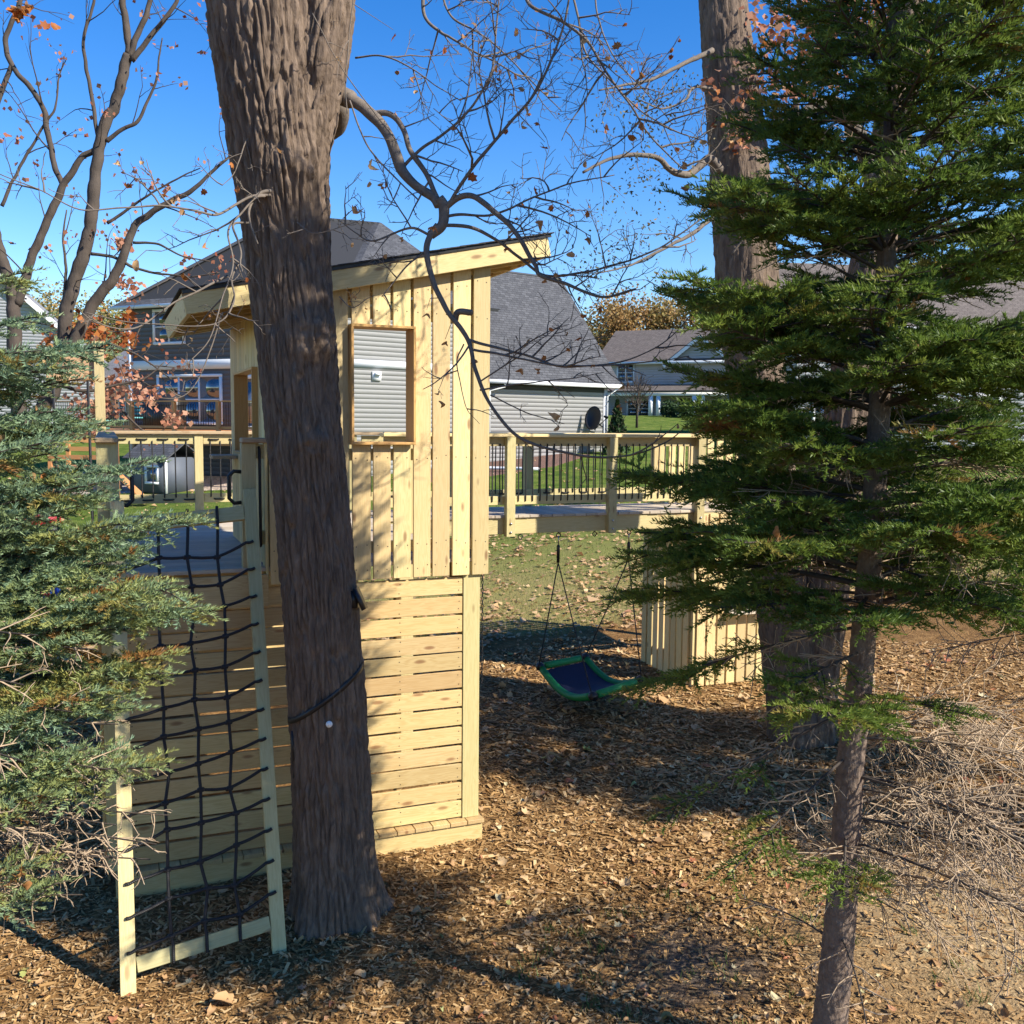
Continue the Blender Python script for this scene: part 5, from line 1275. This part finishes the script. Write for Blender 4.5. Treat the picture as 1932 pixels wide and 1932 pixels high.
L3([(515, 740), (490, 560), (460, 400), (438, 250), (450, 150), (490, 20), (495, -120)], 26, 16, 2.0)
L3([(560, 740), (640, 680), (720, 640), (770, 540), (820, 420), (830, 320), (850, 200)], 30, 8, 2.6)
L3([(120, 2350), (80, 1900), (75, 1650), (60, 1500), (20, 1400), (-30, 1200), (-60, 900)], 95, 60, 1.0)
L3([(85, 1600), (150, 1400), (210, 1240), (290, 1060), (340, 955), (430, 830), (500, 785)], 62, 34, 1.6)
L3([(330, 965), (290, 880), (265, 760), (240, 650), (230, 580), (160, 460), (60, 340), (30, 200), (90, 60), (115, -60)], 36, 30, 2.2)
L3([(240, 640), (290, 560), (310, 400), (350, 300)], 18, 5, 3.0, 0.8)
L3([(60, 340), (20, 450), (-20, 560)], 30, 30)
L3([(10, 1080), (60, 960), (130, 830), (210, 690), (240, 640)], 24, 14, 2.0)
L3([(330, 1640), (345, 1400), (330, 1250), (350, 1100)], 22, 8, 2.6, 0.8)
L3([(480, 1330), (600, 1350), (700, 1400), (800, 1430), (900, 1440), (1000, 1450), (1150, 1430)], 22, 8, 2.4, 0.8)
L3([(560, 1170), (680, 1090), (800, 1010), (960, 920), (1050, 880)], 22, 6, 2.4, 0.8)
L3([(700, 1270), (830, 1280), (950, 1340), (1100, 1370)], 18, 6, 2.4, 0.8)
L3([(340, 1900), (500, 1800), (650, 1830), (780, 1900), (900, 1990)], 24, 6, 3.0, 0.8, 1, -0.6)
L3([(330, 2020), (450, 2050), (600, 2020), (760, 1980), (860, 1900)], 24, 6, 3.0, 0.8, 1, -0.8)
L3([(640, 2150), (740, 2250), (860, 2300)], 16, 5, 4.0, 0.7, 1, -0.6)
MBR.build('branches', BARK2, T3, smooth=True)
tt = np.array([t[0] for t in tips])
def cluster(n, centres, sd, lo, hi, tm, mat, name, dd=-0.3):
    pos = []
    for _ in range(n):
        c = centres[rng.integers(0, len(centres))]; pos.append(PD(c[0]+rng.normal(0, sd*c[2]), c[1]+rng.normal(0, sd*c[2]*0.8), DL+dd+rng.normal(0, 0.5)))
    m = MB(); m.inst(LEAFQ, LEAFQF, None, np.array(pos), rand_rot(n, rng), rng.uniform(lo, hi, n), np.clip(rng.normal(tm, 0.25, n), 0, 1)); m.build(name, mat, T3)
n = 700; m = MB(); pos = tt[rng.integers(0, len(tt), n)]+rng.normal(0, 0.05, (n, 3)); m.inst(LEAFQ, LEAFQF, None, pos, rand_rot(n, rng), rng.uniform(0.03, 0.075, n), np.clip(rng.normal(0.45, 0.25, n), 0, 1)); m.build('small_leaves', PINKL, T3)
cluster(620, [(190, 730, 1), (220, 700, 1), (170, 760, 0.8), (250, 720, 0.7), (280, 745, 0.6), (215, 760, 0.7), (175, 780, 0.8), (330, 790, 0.5), (240, 540, 0.5), (230, 460, 0.4)], 26, 0.05, 0.10, 0.55, PINKL, 'pink_leaves', 0.9)
cluster(330, [(140, 625, 1), (175, 618, 0.9), (115, 640, 0.8), (245, 640, 0.7), (240, 600, 0.5), (195, 640, 0.7)], 20, 0.06, 0.11, 0.12, LEAFM, 'orange_leaves', 0.9)
hang_leaves(T3, [PD(rng.uniform(20, 60), rng.uniform(0, 18), DL-1) for _ in range(14)]+[PD(86, 35, DL-1), PD(105, 38, DL-1)], rng, 0.12, 0.2)

# ------------------------------------------------------------------ spruces
def shoot(nn, L, nl, wd, rng):
    """a needle-covered shoot along +x; each needle a thin blade"""
    V = []
    for i in range(nn):
        t = (i+rng.random())/nn; phi = rng.normal(math.pi/2, 1.15); th = math.radians(rng.uniform(38, 66))*(1-0.45*t**3)
        d = np.array([math.cos(th), math.sin(th)*math.cos(phi), math.sin(th)*math.sin(phi)])
        b = np.array([t*L, 0, 0]); l = nl*rng.uniform(0.75, 1.15)*(1-0.25*t**4); w = np.cross(d, rng.normal(size=3)); w /= np.linalg.norm(w); w *= wd/2
        V += [b-w, b+w, b+d*l]
    return np.array(V), np.arange(3*nn).reshape(-1, 3)
def frames(dirs, rng):
    d = dirs/np.linalg.norm(dirs, axis=1)[:, None]; up = np.tile([0, 0, 1.0], (len(d), 1))+rng.normal(0, 0.25, (len(d), 3))
    y = np.cross(up, d); y /= np.linalg.norm(y, axis=1)[:, None]+1e-9; z = np.cross(d, y)
    return np.stack([d, y, z], -1)
class Spruce:
    def __init__(s, seed, step=0.062): s.rng = np.random.default_rng(seed); s.pos = []; s.dir = []; s.tint = []; s.wood = MB(); s.dead = MB(); s.step = step
    def foliate(s, P, f0, tint):
        P = np.asarray(P); seg = np.linalg.norm(np.diff(P, axis=0), axis=1); cum = np.r_[0, np.cumsum(seg)]; tot = cum[-1]
        for q in np.arange(tot*f0, tot-0.01, s.step):
            j = min(max(np.searchsorted(cum, q)-1, 0), len(seg)-1); d = (P[j+1]-P[j])/seg[j]
            s.pos.append(P[j]+d*(q-cum[j])); s.dir.append(d+s.rng.normal(0, 0.10, 3)); s.tint.append(tint+s.rng.normal(0, 0.07))
    def branch(s, base, az, L, rise, droop, foli=0.42, r0=0.02, tint=0.45, dens=15, dead=False, sec=0.42, tipup=0.12, ter=True, flat=0.12):
        rng = s.rng; n = 9; f = np.linspace(0, 1, n); a = az
        h = np.array([math.cos(a), math.sin(a), 0]); side = np.array([-h[1], h[0], 0])
        bend = rng.normal(0, 0.10)*L
        P = base+np.outer(f*L, h)+np.outer(bend*f*f, side); P[:, 2] += L*(rise*f-droop*f*f+tipup*f**3)
        s.wood.tube(P, np.linspace(r0*0.7, 0.003, n), 5, cap=False)
        if not dead: s.foliate(P, max(foli, 0.45), tint)
        k = int(dens*L); tgt = s.dead if dead else s.wood
        for i in range(k):
            t = 0.16+0.80*(i+rng.random())/k; p = P[0]+(P[-1]-P[0])*0; j = min(int(t*(n-1)), n-2); u = t*(n-1)-j; p = P[j]+(P[j+1]-P[j])*u; d0 = (P[j+1]-P[j]); d0 /= np.linalg.norm(d0)
            sg = 1 if i % 2 else -1; ang = math.radians(rng.uniform(38, 62)); l = sec*L*(1.08-t)**0.75*rng.uniform(0.55, 1.1)+0.05
            d = d0*math.cos(ang)+side*sg*math.sin(ang)+np.array([0, 0, rng.normal(0.0, flat*1.15)])
            Q, _ = twig_path(p, d, l, rng, 4, 0.22 if not dead else 0.5, -0.12 if not dead else -0.35)
            isdead = dead or (t < foli*0.75 and rng.random() < 0.85)
            (s.dead if isdead else s.wood).tube(Q, np.linspace(0.0052, 0.0022, 5), 3, cap=False)
            if isdead:
                for _ in range(int(l*16)):
                    w = rng.uniform(0.2, 1); p2 = Q[min(int(w*4), 3)]; d2 = (Q[-1]-Q[0])/l+rng.normal(0, 0.6, 3); Q2, _ = twig_path(p2, d2, l*rng.uniform(0.25, 0.5), rng, 4, 0.8, -0.3); s.dead.tube(Q2, np.linspace(0.0034, 0.0016, 5), 3, cap=False)
                continue
            tn = tint+rng.normal(0, 0.06)+0.10*(t-0.5)+(0.40 if rng.random() < 0.05 else 0)
            s.foliate(Q, 0.22 if t < 0.6 else 0.05, tn)
            if ter and l > 0.16:
                kk = int(l*27)
                for i2 in range(kk):
                    t2 = 0.25+0.7*(i2+rng.random())/kk; j2 = min(int(t2*4), 3); p2 = Q[j2]+(Q[j2+1]-Q[j2])*(t2*4-j2); dd = Q[j2+1]-Q[j2]; dd /= np.linalg.norm(dd); sd = np.cross([0, 0, 1], dd); sd /= np.linalg.norm(sd)+1e-9
                    an = math.radians(rng.uniform(35, 60)); d3 = dd*math.cos(an)+sd*(1 if i2 % 2 else -1)*math.sin(an)+np.array([0, 0, rng.normal(0, 0.15)]); l3 = l*0.42*(1.1-t2)*rng.uniform(0.7, 1.2)+0.035
                    Q3 = np.array([p2, p2+d3*l3*0.5, p2+d3*l3+[0, 0, -0.01]]); s.foliate(Q3, 0.05, tn+0.05)
        return P
    def finish(s, root, mat, nn, nl, wd, L=0.085):
        n = len(s.pos); pos, dr, ti = np.array(s.pos), np.array(s.dir), np.clip(np.array(s.tint), 0, 1); var = s.rng.integers(0, 6, n); m = MB()
        fr = frames(dr, s.rng)
        for v in range(6):
            pv, pt = shoot(nn, L, nl, wd, s.rng); k = var == v
            m.inst(pv, None, pt, pos[k], fr[k], s.rng.uniform(0.85, 1.2, k.sum()), ti[k])
        m.build('needles', mat, root); s.wood.build('branches', BARK2, root, smooth=True)
        if s.dead.n: s.dead.build('dead_twigs', DEADT, root, smooth=True)
        return n
# ---- right spruce
sp_px = [(1552, 2010), (1566, 1930), (1590, 1680), (1604, 1450), (1625, 1250), (1641, 1050), (1655, 850), (1664, 680), (1672, 500), (1680, 330), (1688, 150), (1694, -40), (1698, -220)]
spr_b = PZ(1552, 2010, -0.02); sx0, sy0 = spr_b[0], spr_b[1]
SD = [4.86-0.0*i for i in range(len(sp_px))]
dist = float((spr_b-EYEP)@FW)
# a straight trunk: keep the plan distance nearly constant
TR = []
for x, y in sp_px:
    d = ray(x, y); hd = math.hypot(d[0], d[1]); TR.append(EYEP+d*(math.hypot(sx0, sy0)/hd))
TR = np.array(TR)
spruce = thing('spruce_tree', 'tall green spruce with dead lower twigs at the right', 'tree', (sx0, sy0, 0))
rad = [0.098, 0.088, 0.076, 0.068, 0.062, 0.058, 0.054, 0.05, 0.047, 0.043, 0.038, 0.033, 0.028]
bark_trunk(TR, rad, 64, 420, spacing=0.02, length=0.03, depth=0.006, seed=91).build('trunk', BARKS, spruce, smooth=True)
zz = TR[:, 2]
def trunk_at(z): return np.array([np.interp(z, zz, TR[:, 0]), np.interp(z, zz, TR[:, 1]), z])
S = Spruce(101, 0.070); rng = S.rng
camdir = math.atan2(-sy0, -sx0)            # from trunk to eye
z = 2.5; whorl = 0
while z < 6.9:
    nb = 10; a0 = rng.uniform(0, 6.28)
    for b in range(nb):
        az = a0+b*2*math.pi/nb+rng.normal(0, 0.18); zb = z+rng.normal(0, 0.07)
        Lb = float(np.interp(zb, [2.1, 3.0, 3.8, 4.6, 5.2, 6.0, 7.2], [1.22, 1.14, 1.02, 0.84, 0.64, 0.44, 0.26]))*rng.uniform(0.8, 1.12)
        da = (az-camdir+math.pi) % (2*math.pi)-math.pi
        if math.cos(az)*RT[0]+math.sin(az)*RT[1] > 0.25: Lb = max(Lb, 1.1*rng.uniform(0.85, 1.1))
        if abs(da) < 0.9: Lb *= 0.85         # the side facing the eye is thinner
        if zb < 2.4 and abs(da) < 1.0: continue
        S.branch(trunk_at(zb), az, max(Lb, 0.28), 0.10+0.15*(zb-2), 0.30-0.02*zb, foli=0.40 if zb < 3.2 else 0.30, r0=0.016+0.006*(4-min(zb, 4)), tint=0.44+rng.normal(0, 0.09), dens=21)
    z += 0.24; whorl += 1
# hand-placed low boughs: tips given as pixels
def bough(px0, px1, D1, tint=0.45, foli=0.4, sec=0.34, dens=21, dz=0.0, r0=0.013):
    x, y = px0; d = ray(x, y); b = EYEP+d*(math.hypot(sx0, sy0)/math.hypot(d[0], d[1])); b = trunk_at(b[2]); e = PD(*px1, D1)
    v = e-b; az = math.atan2(v[1], v[0]); L = math.hypot(v[0], v[1]); S.branch(b, az, L, v[2]/L+0.12, 0.18, foli=foli, tint=tint, sec=sec, dens=dens, tipup=0.06, r0=r0)
for p0, p1, D, f, sc_ in (((1625, 1180), (1160, 1310), 5.5, 0.62, 0.26), ((1630, 1120), (1146, 1130), 5.6, 0.45, 0.32), ((1640, 1010), (1195, 1010), 5.5, 0.5, 0.32), ((1640, 940), (1290, 930), 5.4, 0.5, 0.32), ((1650, 860), (1280, 690), 5.5, 0.45, 0.32), ((1655, 760), (1265, 560), 5.3, 0.45, 0.32), ((1665, 560), (1295, 372), 5.4, 0.45, 0.3), ((1690, 330), (1452, 190), 5.2, 0.4, 0.34),
                       ((1600, 1420), (1365, 1650), 4.6, 0.72, 0.3), ((1610, 1330), (1240, 1560), 5.0, 0.85, 0.2), ((1612, 1330), (1540, 1345), 4.1, 0.45, 0.5), ((1615, 1310), (1790, 1350), 4.3, 0.55, 0.34), ((1625, 1230), (1490, 1310), 4.4, 0.55, 0.3), ((1590, 1580), (1590, 1690), 4.3, 0.55, 0.4), ((1640, 1060), (1900, 1150), 4.3, 0.5, 0.3), ((1630, 1130), (1800, 1100), 4.5, 0.5, 0.3)):
    bough(p0, p1, D, 0.5, f, sc_)
# dead boughs below, fine curved twigs towards the right
for i in range(20):
    zb = rng.uniform(0.9, 2.0); az = math.atan2(-0.35, 0.93)+rng.uniform(-1.0, 1.45)
    S.branch(trunk_at(zb), az, rng.uniform(0.9, 1.9), 0.02, 0.22, dead=True, r0=0.012, dens=17, sec=0.36, tipup=0.0, flat=0.35)
for i in range(8):
    zb = rng.uniform(0.5, 2.2); S.branch(trunk_at(zb), rng.uniform(0, 6.28), rng.uniform(0.3, 0.8), 0.05, 0.2, dead=True, r0=0.008, dens=9, sec=0.3, tipup=0.0, flat=0.3)
nshoot = S.finish(spruce, NEEDLE, 21, 0.032, 0.0078, 0.10)
print('right spruce shoots', nshoot)
# brown leaves caught in the right spruce
m = MB(); n = 120; ps = np.array(S.pos); k_ = rng.integers(0, len(ps), n)
for i in range(8):
    V, T = LEAVES[i]; s_ = np.arange(n) % 8 == i; c = int(s_.sum())
    m.inst(V, None, T, ps[k_[s_]]+rng.normal(0, 0.02, (c, 3))+[0, 0, 0.02], rand_rot(c, rng), rng.uniform(0.045, 0.085, c), rng.choice([0.2, 0.35, 0.5, 0.7, 0.9], c))
m.build('caught_leaves', LEAFM, kind='stuff', label='dry brown leaves caught in the right spruce', category='leaves')

# ---- left spruce: trunk outside the frame, boughs reaching in
lb = PD(-330, 1500, 4.55); lx, ly = lb[0], lb[1]
lsp = thing('spruce_tree', 'blue-green spruce with bleached dead twigs at the left edge', 'tree', (lx, ly, 0))
LT_ = np.array([(lx, ly, -0.15), (lx+0.02, ly, 1.5), (lx, ly+0.02, 3.2), (lx, ly, 4.6), (lx, ly, 5.4)])
bark_trunk(LT_, [0.13, 0.11, 0.085, 0.05, 0.02], 48, 200, spacing=0.02, length=0.03, depth=0.006, seed=95).build('trunk', BARKS, lsp, smooth=True)
S = Spruce(202, 0.068); rng = S.rng
def lbough(z, tip, D, tint=0.5, foli=0.35, sec=0.34, dead=False, dens=21, rise=0.10, droop=0.16, flat=0.12):
    b = np.array([lx, ly, z]); e = PD(*tip, D); v = e-b; L = math.hypot(v[0], v[1]); S.branch(b, math.atan2(v[1], v[0]), L, v[2]/L+rise, droop, foli=foli, tint=tint, sec=sec, dens=dens, dead=dead, tipup=0.06, r0=0.016, flat=flat)
for z, tp_, D, f in ((3.75, (72, 515), 4.5, 0.4), (3.55, (105, 600), 4.6, 0.35), (3.5, (70, 660), 4.2, 0.3), (3.45, (215, 655), 4.7, 0.35), (3.35, (140, 690), 4.3, 0.3), (3.25, (160, 715), 4.8, 0.3), (3.2, (120, 770), 4.4, 0.3), (3.05, (210, 795), 4.8, 0.35), (2.95, (100, 830), 4.2, 0.3), (2.9, (125, 850), 4.6, 0.3), (2.85, (150, 900), 4.4, 0.3), (2.75, (280, 868), 4.7, 0.35), (2.7, (215, 905), 4.4, 0.3), (2.65, (200, 930), 4.6, 0.3), (2.55, (240, 985), 4.5, 0.3), (2.5, (100, 965), 4.2, 0.25), (2.5, (345, 990), 4.6, 0.4), (2.42, (290, 1030), 4.7, 0.4), (2.3, (245, 1050), 4.5, 0.5), (2.25, (345, 1100), 4.6, 0.42), (2.2, (385, 1140), 4.7, 0.42), (2.15, (330, 1165), 4.5, 0.45), (2.1, (250, 1120), 4.3, 0.5), (2.0, (190, 1190), 4.3, 0.5), (1.95, (325, 1235), 4.6, 0.6), (1.9, (300, 1275), 4.5, 0.62), (1.8, (210, 1290), 4.4, 0.6), (1.75, (265, 1320), 4.6, 0.66), (1.65, (130, 1340), 4.3, 0.6), (1.55, (320, 1415), 4.6, 0.82), (1.5, (185, 1400), 4.4, 0.75), (1.4, (150, 1440), 4.3, 0.75), (1.2, (60, 1500), 4.1, 0.8), (0.85, (80, 1620), 4.1, 0.85), (0.75, (100, 1670), 4.2, 0.85)):
    lbough(z, tp_, D, 0.45+rng.normal(0, 0.06)+(0.12 if z < 2.4 else 0), f, sec=0.33)
for i, (tp_, D) in enumerate([((300, 1480), 4.6), ((325, 1560), 4.7), ((310, 1600), 4.6), ((330, 1530), 4.8), ((240, 1620), 4.5), ((200, 1640), 4.4), ((170, 1680), 4.4), ((270, 1450), 4.5), ((220, 1380), 4.4), ((180, 1330), 4.4), ((150, 1250), 4.3), ((230, 1210), 4.5), ((90, 1740), 4.2), ((120, 1580), 4.2), ((60, 1560), 4.0), ((60, 1300), 4.0), ((110, 1200), 4.1), ((140, 1480), 4.3), ((250, 1540), 4.5), ((90, 1430), 4.1)]):
    b = PD(*tp_, D); lbough(b[2]+0.12+rng.normal(0, 0.08), tp_, D, dead=True, sec=0.34, dens=11, rise=0.02, droop=0.06, flat=0.28)
# the far side of the crown, outside the frame
for i in range(26):
    S.branch(np.array([lx, ly, rng.uniform(1.8, 4.6)]), rng.uniform(2.2, 4.8), rng.uniform(0.7, 1.3), 0.1, 0.25, foli=0.4, tint=0.45, dens=8, ter=False)
nshoot = S.finish(lsp, NEEDLEB, 22, 0.029, 0.0068, 0.095)
print('left spruce shoots', nshoot)
m = MB(); n = 60; ps = np.array(S.pos); k_ = rng.integers(0, len(ps), n)
for i in range(8):
    V, T = LEAVES[i]; s_ = np.arange(n) % 8 == i; c = int(s_.sum())
    m.inst(V, None, T, ps[k_[s_]]+rng.normal(0, 0.02, (c, 3))+[0, 0, 0.02], rand_rot(c, rng), rng.uniform(0.045, 0.08, c), rng.choice([0.35, 0.5, 0.7, 0.8], c))
m.build('caught_leaves', LEAFM, kind='stuff', label='dry tan leaves caught in the left spruce', category='leaves')

# ---- a third spruce just outside the frame at the right; its boughs and dead twigs reach in and it shades the chips
tx, ty_ = 8.35, 5.0; tz0 = gz((tx, ty_))
tsp = thing('spruce_tree', 'spruce standing just beyond the right edge, its dead boughs reaching in', 'tree', (tx, ty_, tz0))
bark_trunk([(tx, ty_, -0.1), (tx, ty_, 2), (tx+0.02, ty_, 4), (tx, ty_, 6.5), (tx, ty_, 8)], [0.14, 0.12, 0.10, 0.05, 0.02], 32, 120, spacing=0.03, length=0.05, depth=0.006, seed=97).build('trunk', BARKS, tsp, smooth=True)
S = Spruce(303, 0.10); rng = S.rng; z = 1.9
while z < 7.6:
    a0 = rng.uniform(0, 6.28)
    for b in range(8):
        S.branch(np.array([tx, ty_, z+rng.normal(0, 0.06)]), a0+b*0.785+rng.normal(0, 0.15), float(np.interp(z, [1.9, 3, 5, 7.6], [1.9, 1.9, 1.35, 0.35]))*rng.uniform(0.8, 1.1), 0.08, 0.22, foli=0.35, tint=0.45, dens=10, r0=0.02)
    z += 0.38
for i in range(22):
    S.branch(np.array([tx, ty_, rng.uniform(0.5, 2.2)]), rng.uniform(2.0, 4.4), rng.uniform(1.5, 2.5), 0.02, 0.16, dead=True, r0=0.014, dens=13, sec=0.32, tipup=0.0, flat=0.3)
print('third spruce shoots', S.finish(tsp, NEEDLE, 9, 0.045, 0.016, 0.15))
# ------------------------------------------------------------------ wood chips, fallen leaves, grass
rng = np.random.default_rng(77)
def scatter(n, d0, d1, half=0.60, pw=0.0):
    """points ahead of the eye, denser near it"""
    d = d0+(d1-d0)*rng.uniform(0, 1, n)**(1+pw); u = rng.uniform(-half, half, n); r = u*d
    x = r*math.cos(YAW)+d*math.sin(YAW); y = -r*math.sin(YAW)+d*math.cos(YAW); return x, y, d
def flat_rot(n, tilt):
    a = rng.uniform(0, 6.28, n); t = rng.normal(0, tilt, n); b = rng.uniform(0, 6.28, n)
    ca, sa = np.cos(a), np.sin(a); Z = np.zeros(n); O = np.ones(n)
    Rz = np.stack([np.stack([ca, -sa, Z], -1), np.stack([sa, ca, Z], -1), np.stack([Z, Z, O], -1)], 1)
    k = np.stack([np.cos(b), np.sin(b), Z], -1); ct, s_ = np.cos(t), np.sin(t)
    K = np.stack([np.stack([Z, -k[:, 2], k[:, 1]], -1), np.stack([k[:, 2], Z, -k[:, 0]], -1), np.stack([-k[:, 1], k[:, 0], Z], -1)], 1)
    Rt = np.eye(3)[None]+s_[:, None, None]*K+(1-ct)[:, None, None]*(K@K)
    return Rt@Rz
def bare(x, y):      # patches with few chips
    return (np.hypot(x-3.3, y-4.95) < 0.42) | (np.hypot(x-5.4, y-4.4) < 1.25*(1+0.2*np.sin(x*5)))
def mulch_edge(x, y): return 13.3+0.05*x+0.7*np.sin(x*0.9)
# chips: slightly bent slivers
chip = np.array([(-0.5, -0.13, 0), (0.5, -0.10, 0.02), (0.46, 0.12, 0.0), (-0.5, 0.13, 0.03)]); chipq = [(0, 1, 2, 3)]
chip = chip+np.random.default_rng(1).normal(0, 0.02, chip.shape)
m = MB(); n = 185000; x, y, d = scatter(n, 3.9, 14.5, 0.62, 0.25)
keep = (y < mulch_edge(x, y)) & ~(bare(x, y) & (rng.random(n) < 0.62)) & ~((x > -0.05) & (x < 2.7) & (y > 7.2) & (y < 11.4))
x, y, d = x[keep], y[keep], d[keep]; n = len(x)
z = ground(x, y)+rng.uniform(0.0, 0.016, n)
m.inst(chip, chipq, None, np.stack([x, y, z], 1), flat_rot(n, 0.34), rng.gamma(3.2, 0.0098, n)*np.clip(d/6.0, 0.85, 1.7), np.clip(rng.normal(0.60, 0.24, n)+0.18*noise(np.stack([x*1.3, y*1.3, x*0], 1), 9), 0, 1))
m.build('wood_chips', CHIPM, kind='stuff', label='brown wood chips covering the ground round the tower', category='wood chips')
# fallen leaves on the chips
m = MB(); n = 15000; x, y, d = scatter(n, 3.9, 14.5, 0.62, 0.1)
dens = 0.30+0.7*sstep(1.0, 3.4, x-0.1*y)*sstep(7.4, 5.0, y)+0.15*sstep(8, 12, y); dens = np.where(bare(x, y), 0.22, dens)
keep = (rng.random(n) < dens) & ~((x > -0.1) & (x < 2.75) & (y > 7.1) & (y < 11.4)); x, y, d = x[keep], y[keep], d[keep]; n = len(x)
z = ground(x, y)+rng.uniform(0.008, 0.032, n); var = rng.integers(0, 8, n); sc = rng.gamma(5, 0.0108, n)*np.clip(d/7, 0.9, 1.5); ti = np.clip(rng.normal(0.66, 0.2, n), 0, 1); ti = np.where(rng.random(n) < 0.05, rng.uniform(0.9, 1.0, n), ti)
Rr = flat_rot(n, 0.42)
for i in range(8):
    V, T = LEAVES[i]; k_ = var == i; m.inst(V, None, T, np.stack([x, y, z], 1)[k_], Rr[k_], sc[k_], ti[k_])
m.build('fallen_leaves', LITTER, kind='stuff', label='dry fallen leaves scattered over the wood chips', category='leaves')
# leaves on the lawn
m = MB(); n = 60000; x, y, d = scatter(n, 12.5, 46, 0.60, 0.9)
s_ = y-0.05*x; pr = np.where(s_ < 26, 0.85, 0.2)*(0.35+0.65*(noise(np.stack([x*0.35, y*0.35, x*0], 1), 4) > -0.12)); keep = (s_ > 12.8) & (rng.random(n) < pr) & (rng.random(n) < sstep(50, 14, d)*0.9+0.1)
x, y, d = x[keep], y[keep], d[keep]; n = len(x)
m.inst(LEAFQ*[1, 0.9, 1.4], LEAFQF, None, np.stack([x, y, ground(x, y)+0.03], 1), flat_rot(n, 0.35), rng.gamma(5, 0.014, n)*np.clip(d/18, 1, 1.5), np.clip(rng.normal(0.68, 0.16, n), 0, 0.9))
m.build('lawn_leaves', LITTER, kind='stuff', label='pale fallen leaves strewn over the lawn behind the bridge', category='leaves')
# grass
blade = np.array([(-0.06, 0, 0), (0.06, 0, 0), (0.05, 0.25, 1.0)]); m = MB(); n = 120000; x, y, d = scatter(n, 12.5, 40, 0.60, 0.9)
keep = (y-0.05*x > 13.0+0.6*noise(np.stack([x, y, x*0], 1), 6)); x, y, d = x[keep], y[keep], d[keep]; n = len(x); a = rng.uniform(0, 6.28, n); Z = np.zeros(n)
Rg = np.stack([np.stack([np.cos(a), -np.sin(a), Z], -1), np.stack([np.sin(a), np.cos(a), Z], -1), np.stack([Z, Z, np.ones(n)], -1)], 1)
g = 0.55+0.5*noise(np.stack([x*0.3, y*0.3, x*0], 1), 12)+0.35*sstep(24, 14, y); m.inst(blade, None, [(0, 1, 2)], np.stack([x, y, ground(x, y)-0.005], 1), Rg, rng.uniform(0.045, 0.085, n), np.clip(g+rng.normal(0, 0.14, n), 0, 1))
m.build('grass', GRASSM, kind='stuff', label='short lawn grass behind the tower and bridge', category='grass')
# tufts of weeds by the spruce trunk
m = MB(); n = 1600; cx, cy = rng.uniform(2.2, 6.4, 60), rng.uniform(3.6, 5.8, 60); k_ = rng.integers(0, 60, n); x = cx[k_]+rng.normal(0, 0.04, n); y = cy[k_]+rng.normal(0, 0.04, n)
a = rng.uniform(0, 6.28, n); Z = np.zeros(n); tl = rng.uniform(0.2, 0.9, n)
Rg = np.stack([np.stack([np.cos(a), -np.sin(a), Z], -1), np.stack([np.sin(a), np.cos(a), Z], -1), np.stack([-np.sin(a)*tl*0, Z, np.ones(n)], -1)], 1)
m.inst(blade*[1, 3.0, 1], None, [(0, 1, 2)], np.stack([x, y, ground(x, y)], 1), Rg, rng.uniform(0.03, 0.07, n), np.clip(rng.normal(0.55, 0.2, n), 0, 1))
m.build('weeds', GRASSM, kind='stuff', label='small green weeds among the dry leaves', category='weeds')
# cut-off dead sticks on the ground
# toys seen past the left spruce
tc = PD(95, 1062, 16.0); tz = gz(tc)
ty = thing('toy_goal', 'blue and red toy frame on the lawn behind the left spruce', 'toy', (tc[0], tc[1], tz))
for dx in (-0.35, -0.12, 0.0, 0.12): m = MB(); p = np.array([tc[0], tc[1], tz])+RF(dx, 0, 0); m.tube([p, p+[0, 0, 0.75 if dx < 0.1 else 1.15]], 0.02 if dx < 0.1 else 0.06, 8); m.build('upright', BLUEP, ty)
m = MB(); p = np.array([tc[0], tc[1], tz+0.4]); m.tube([p+RF(-0.5, 0, 0), p+RF(0.6, 0, -0.25)], 0.035, 8); m.build('crossbar', REDP, ty)
m = MB(); p = PD(60, 870, 24); p = np.array([p[0], p[1], gz(p)])
ty2 = thing('toy_wagon', 'red toy wagon on the shaded lawn behind the left spruce', 'toy', p)
m.box((-0.6, -0.3, 0.25), (0.6, 0.3, 0.5), None, p); m.build('tub', REDP, ty2)
for dx in (-0.42, 0.42):
    for dy in (-0.3, 0.3): m = MB(); m.tube([p+[dx, dy-0.03, 0.14], p+[dx, dy+0.03, 0.14]], 0.14, 14); m.build('wheel', BLACK, ty2)
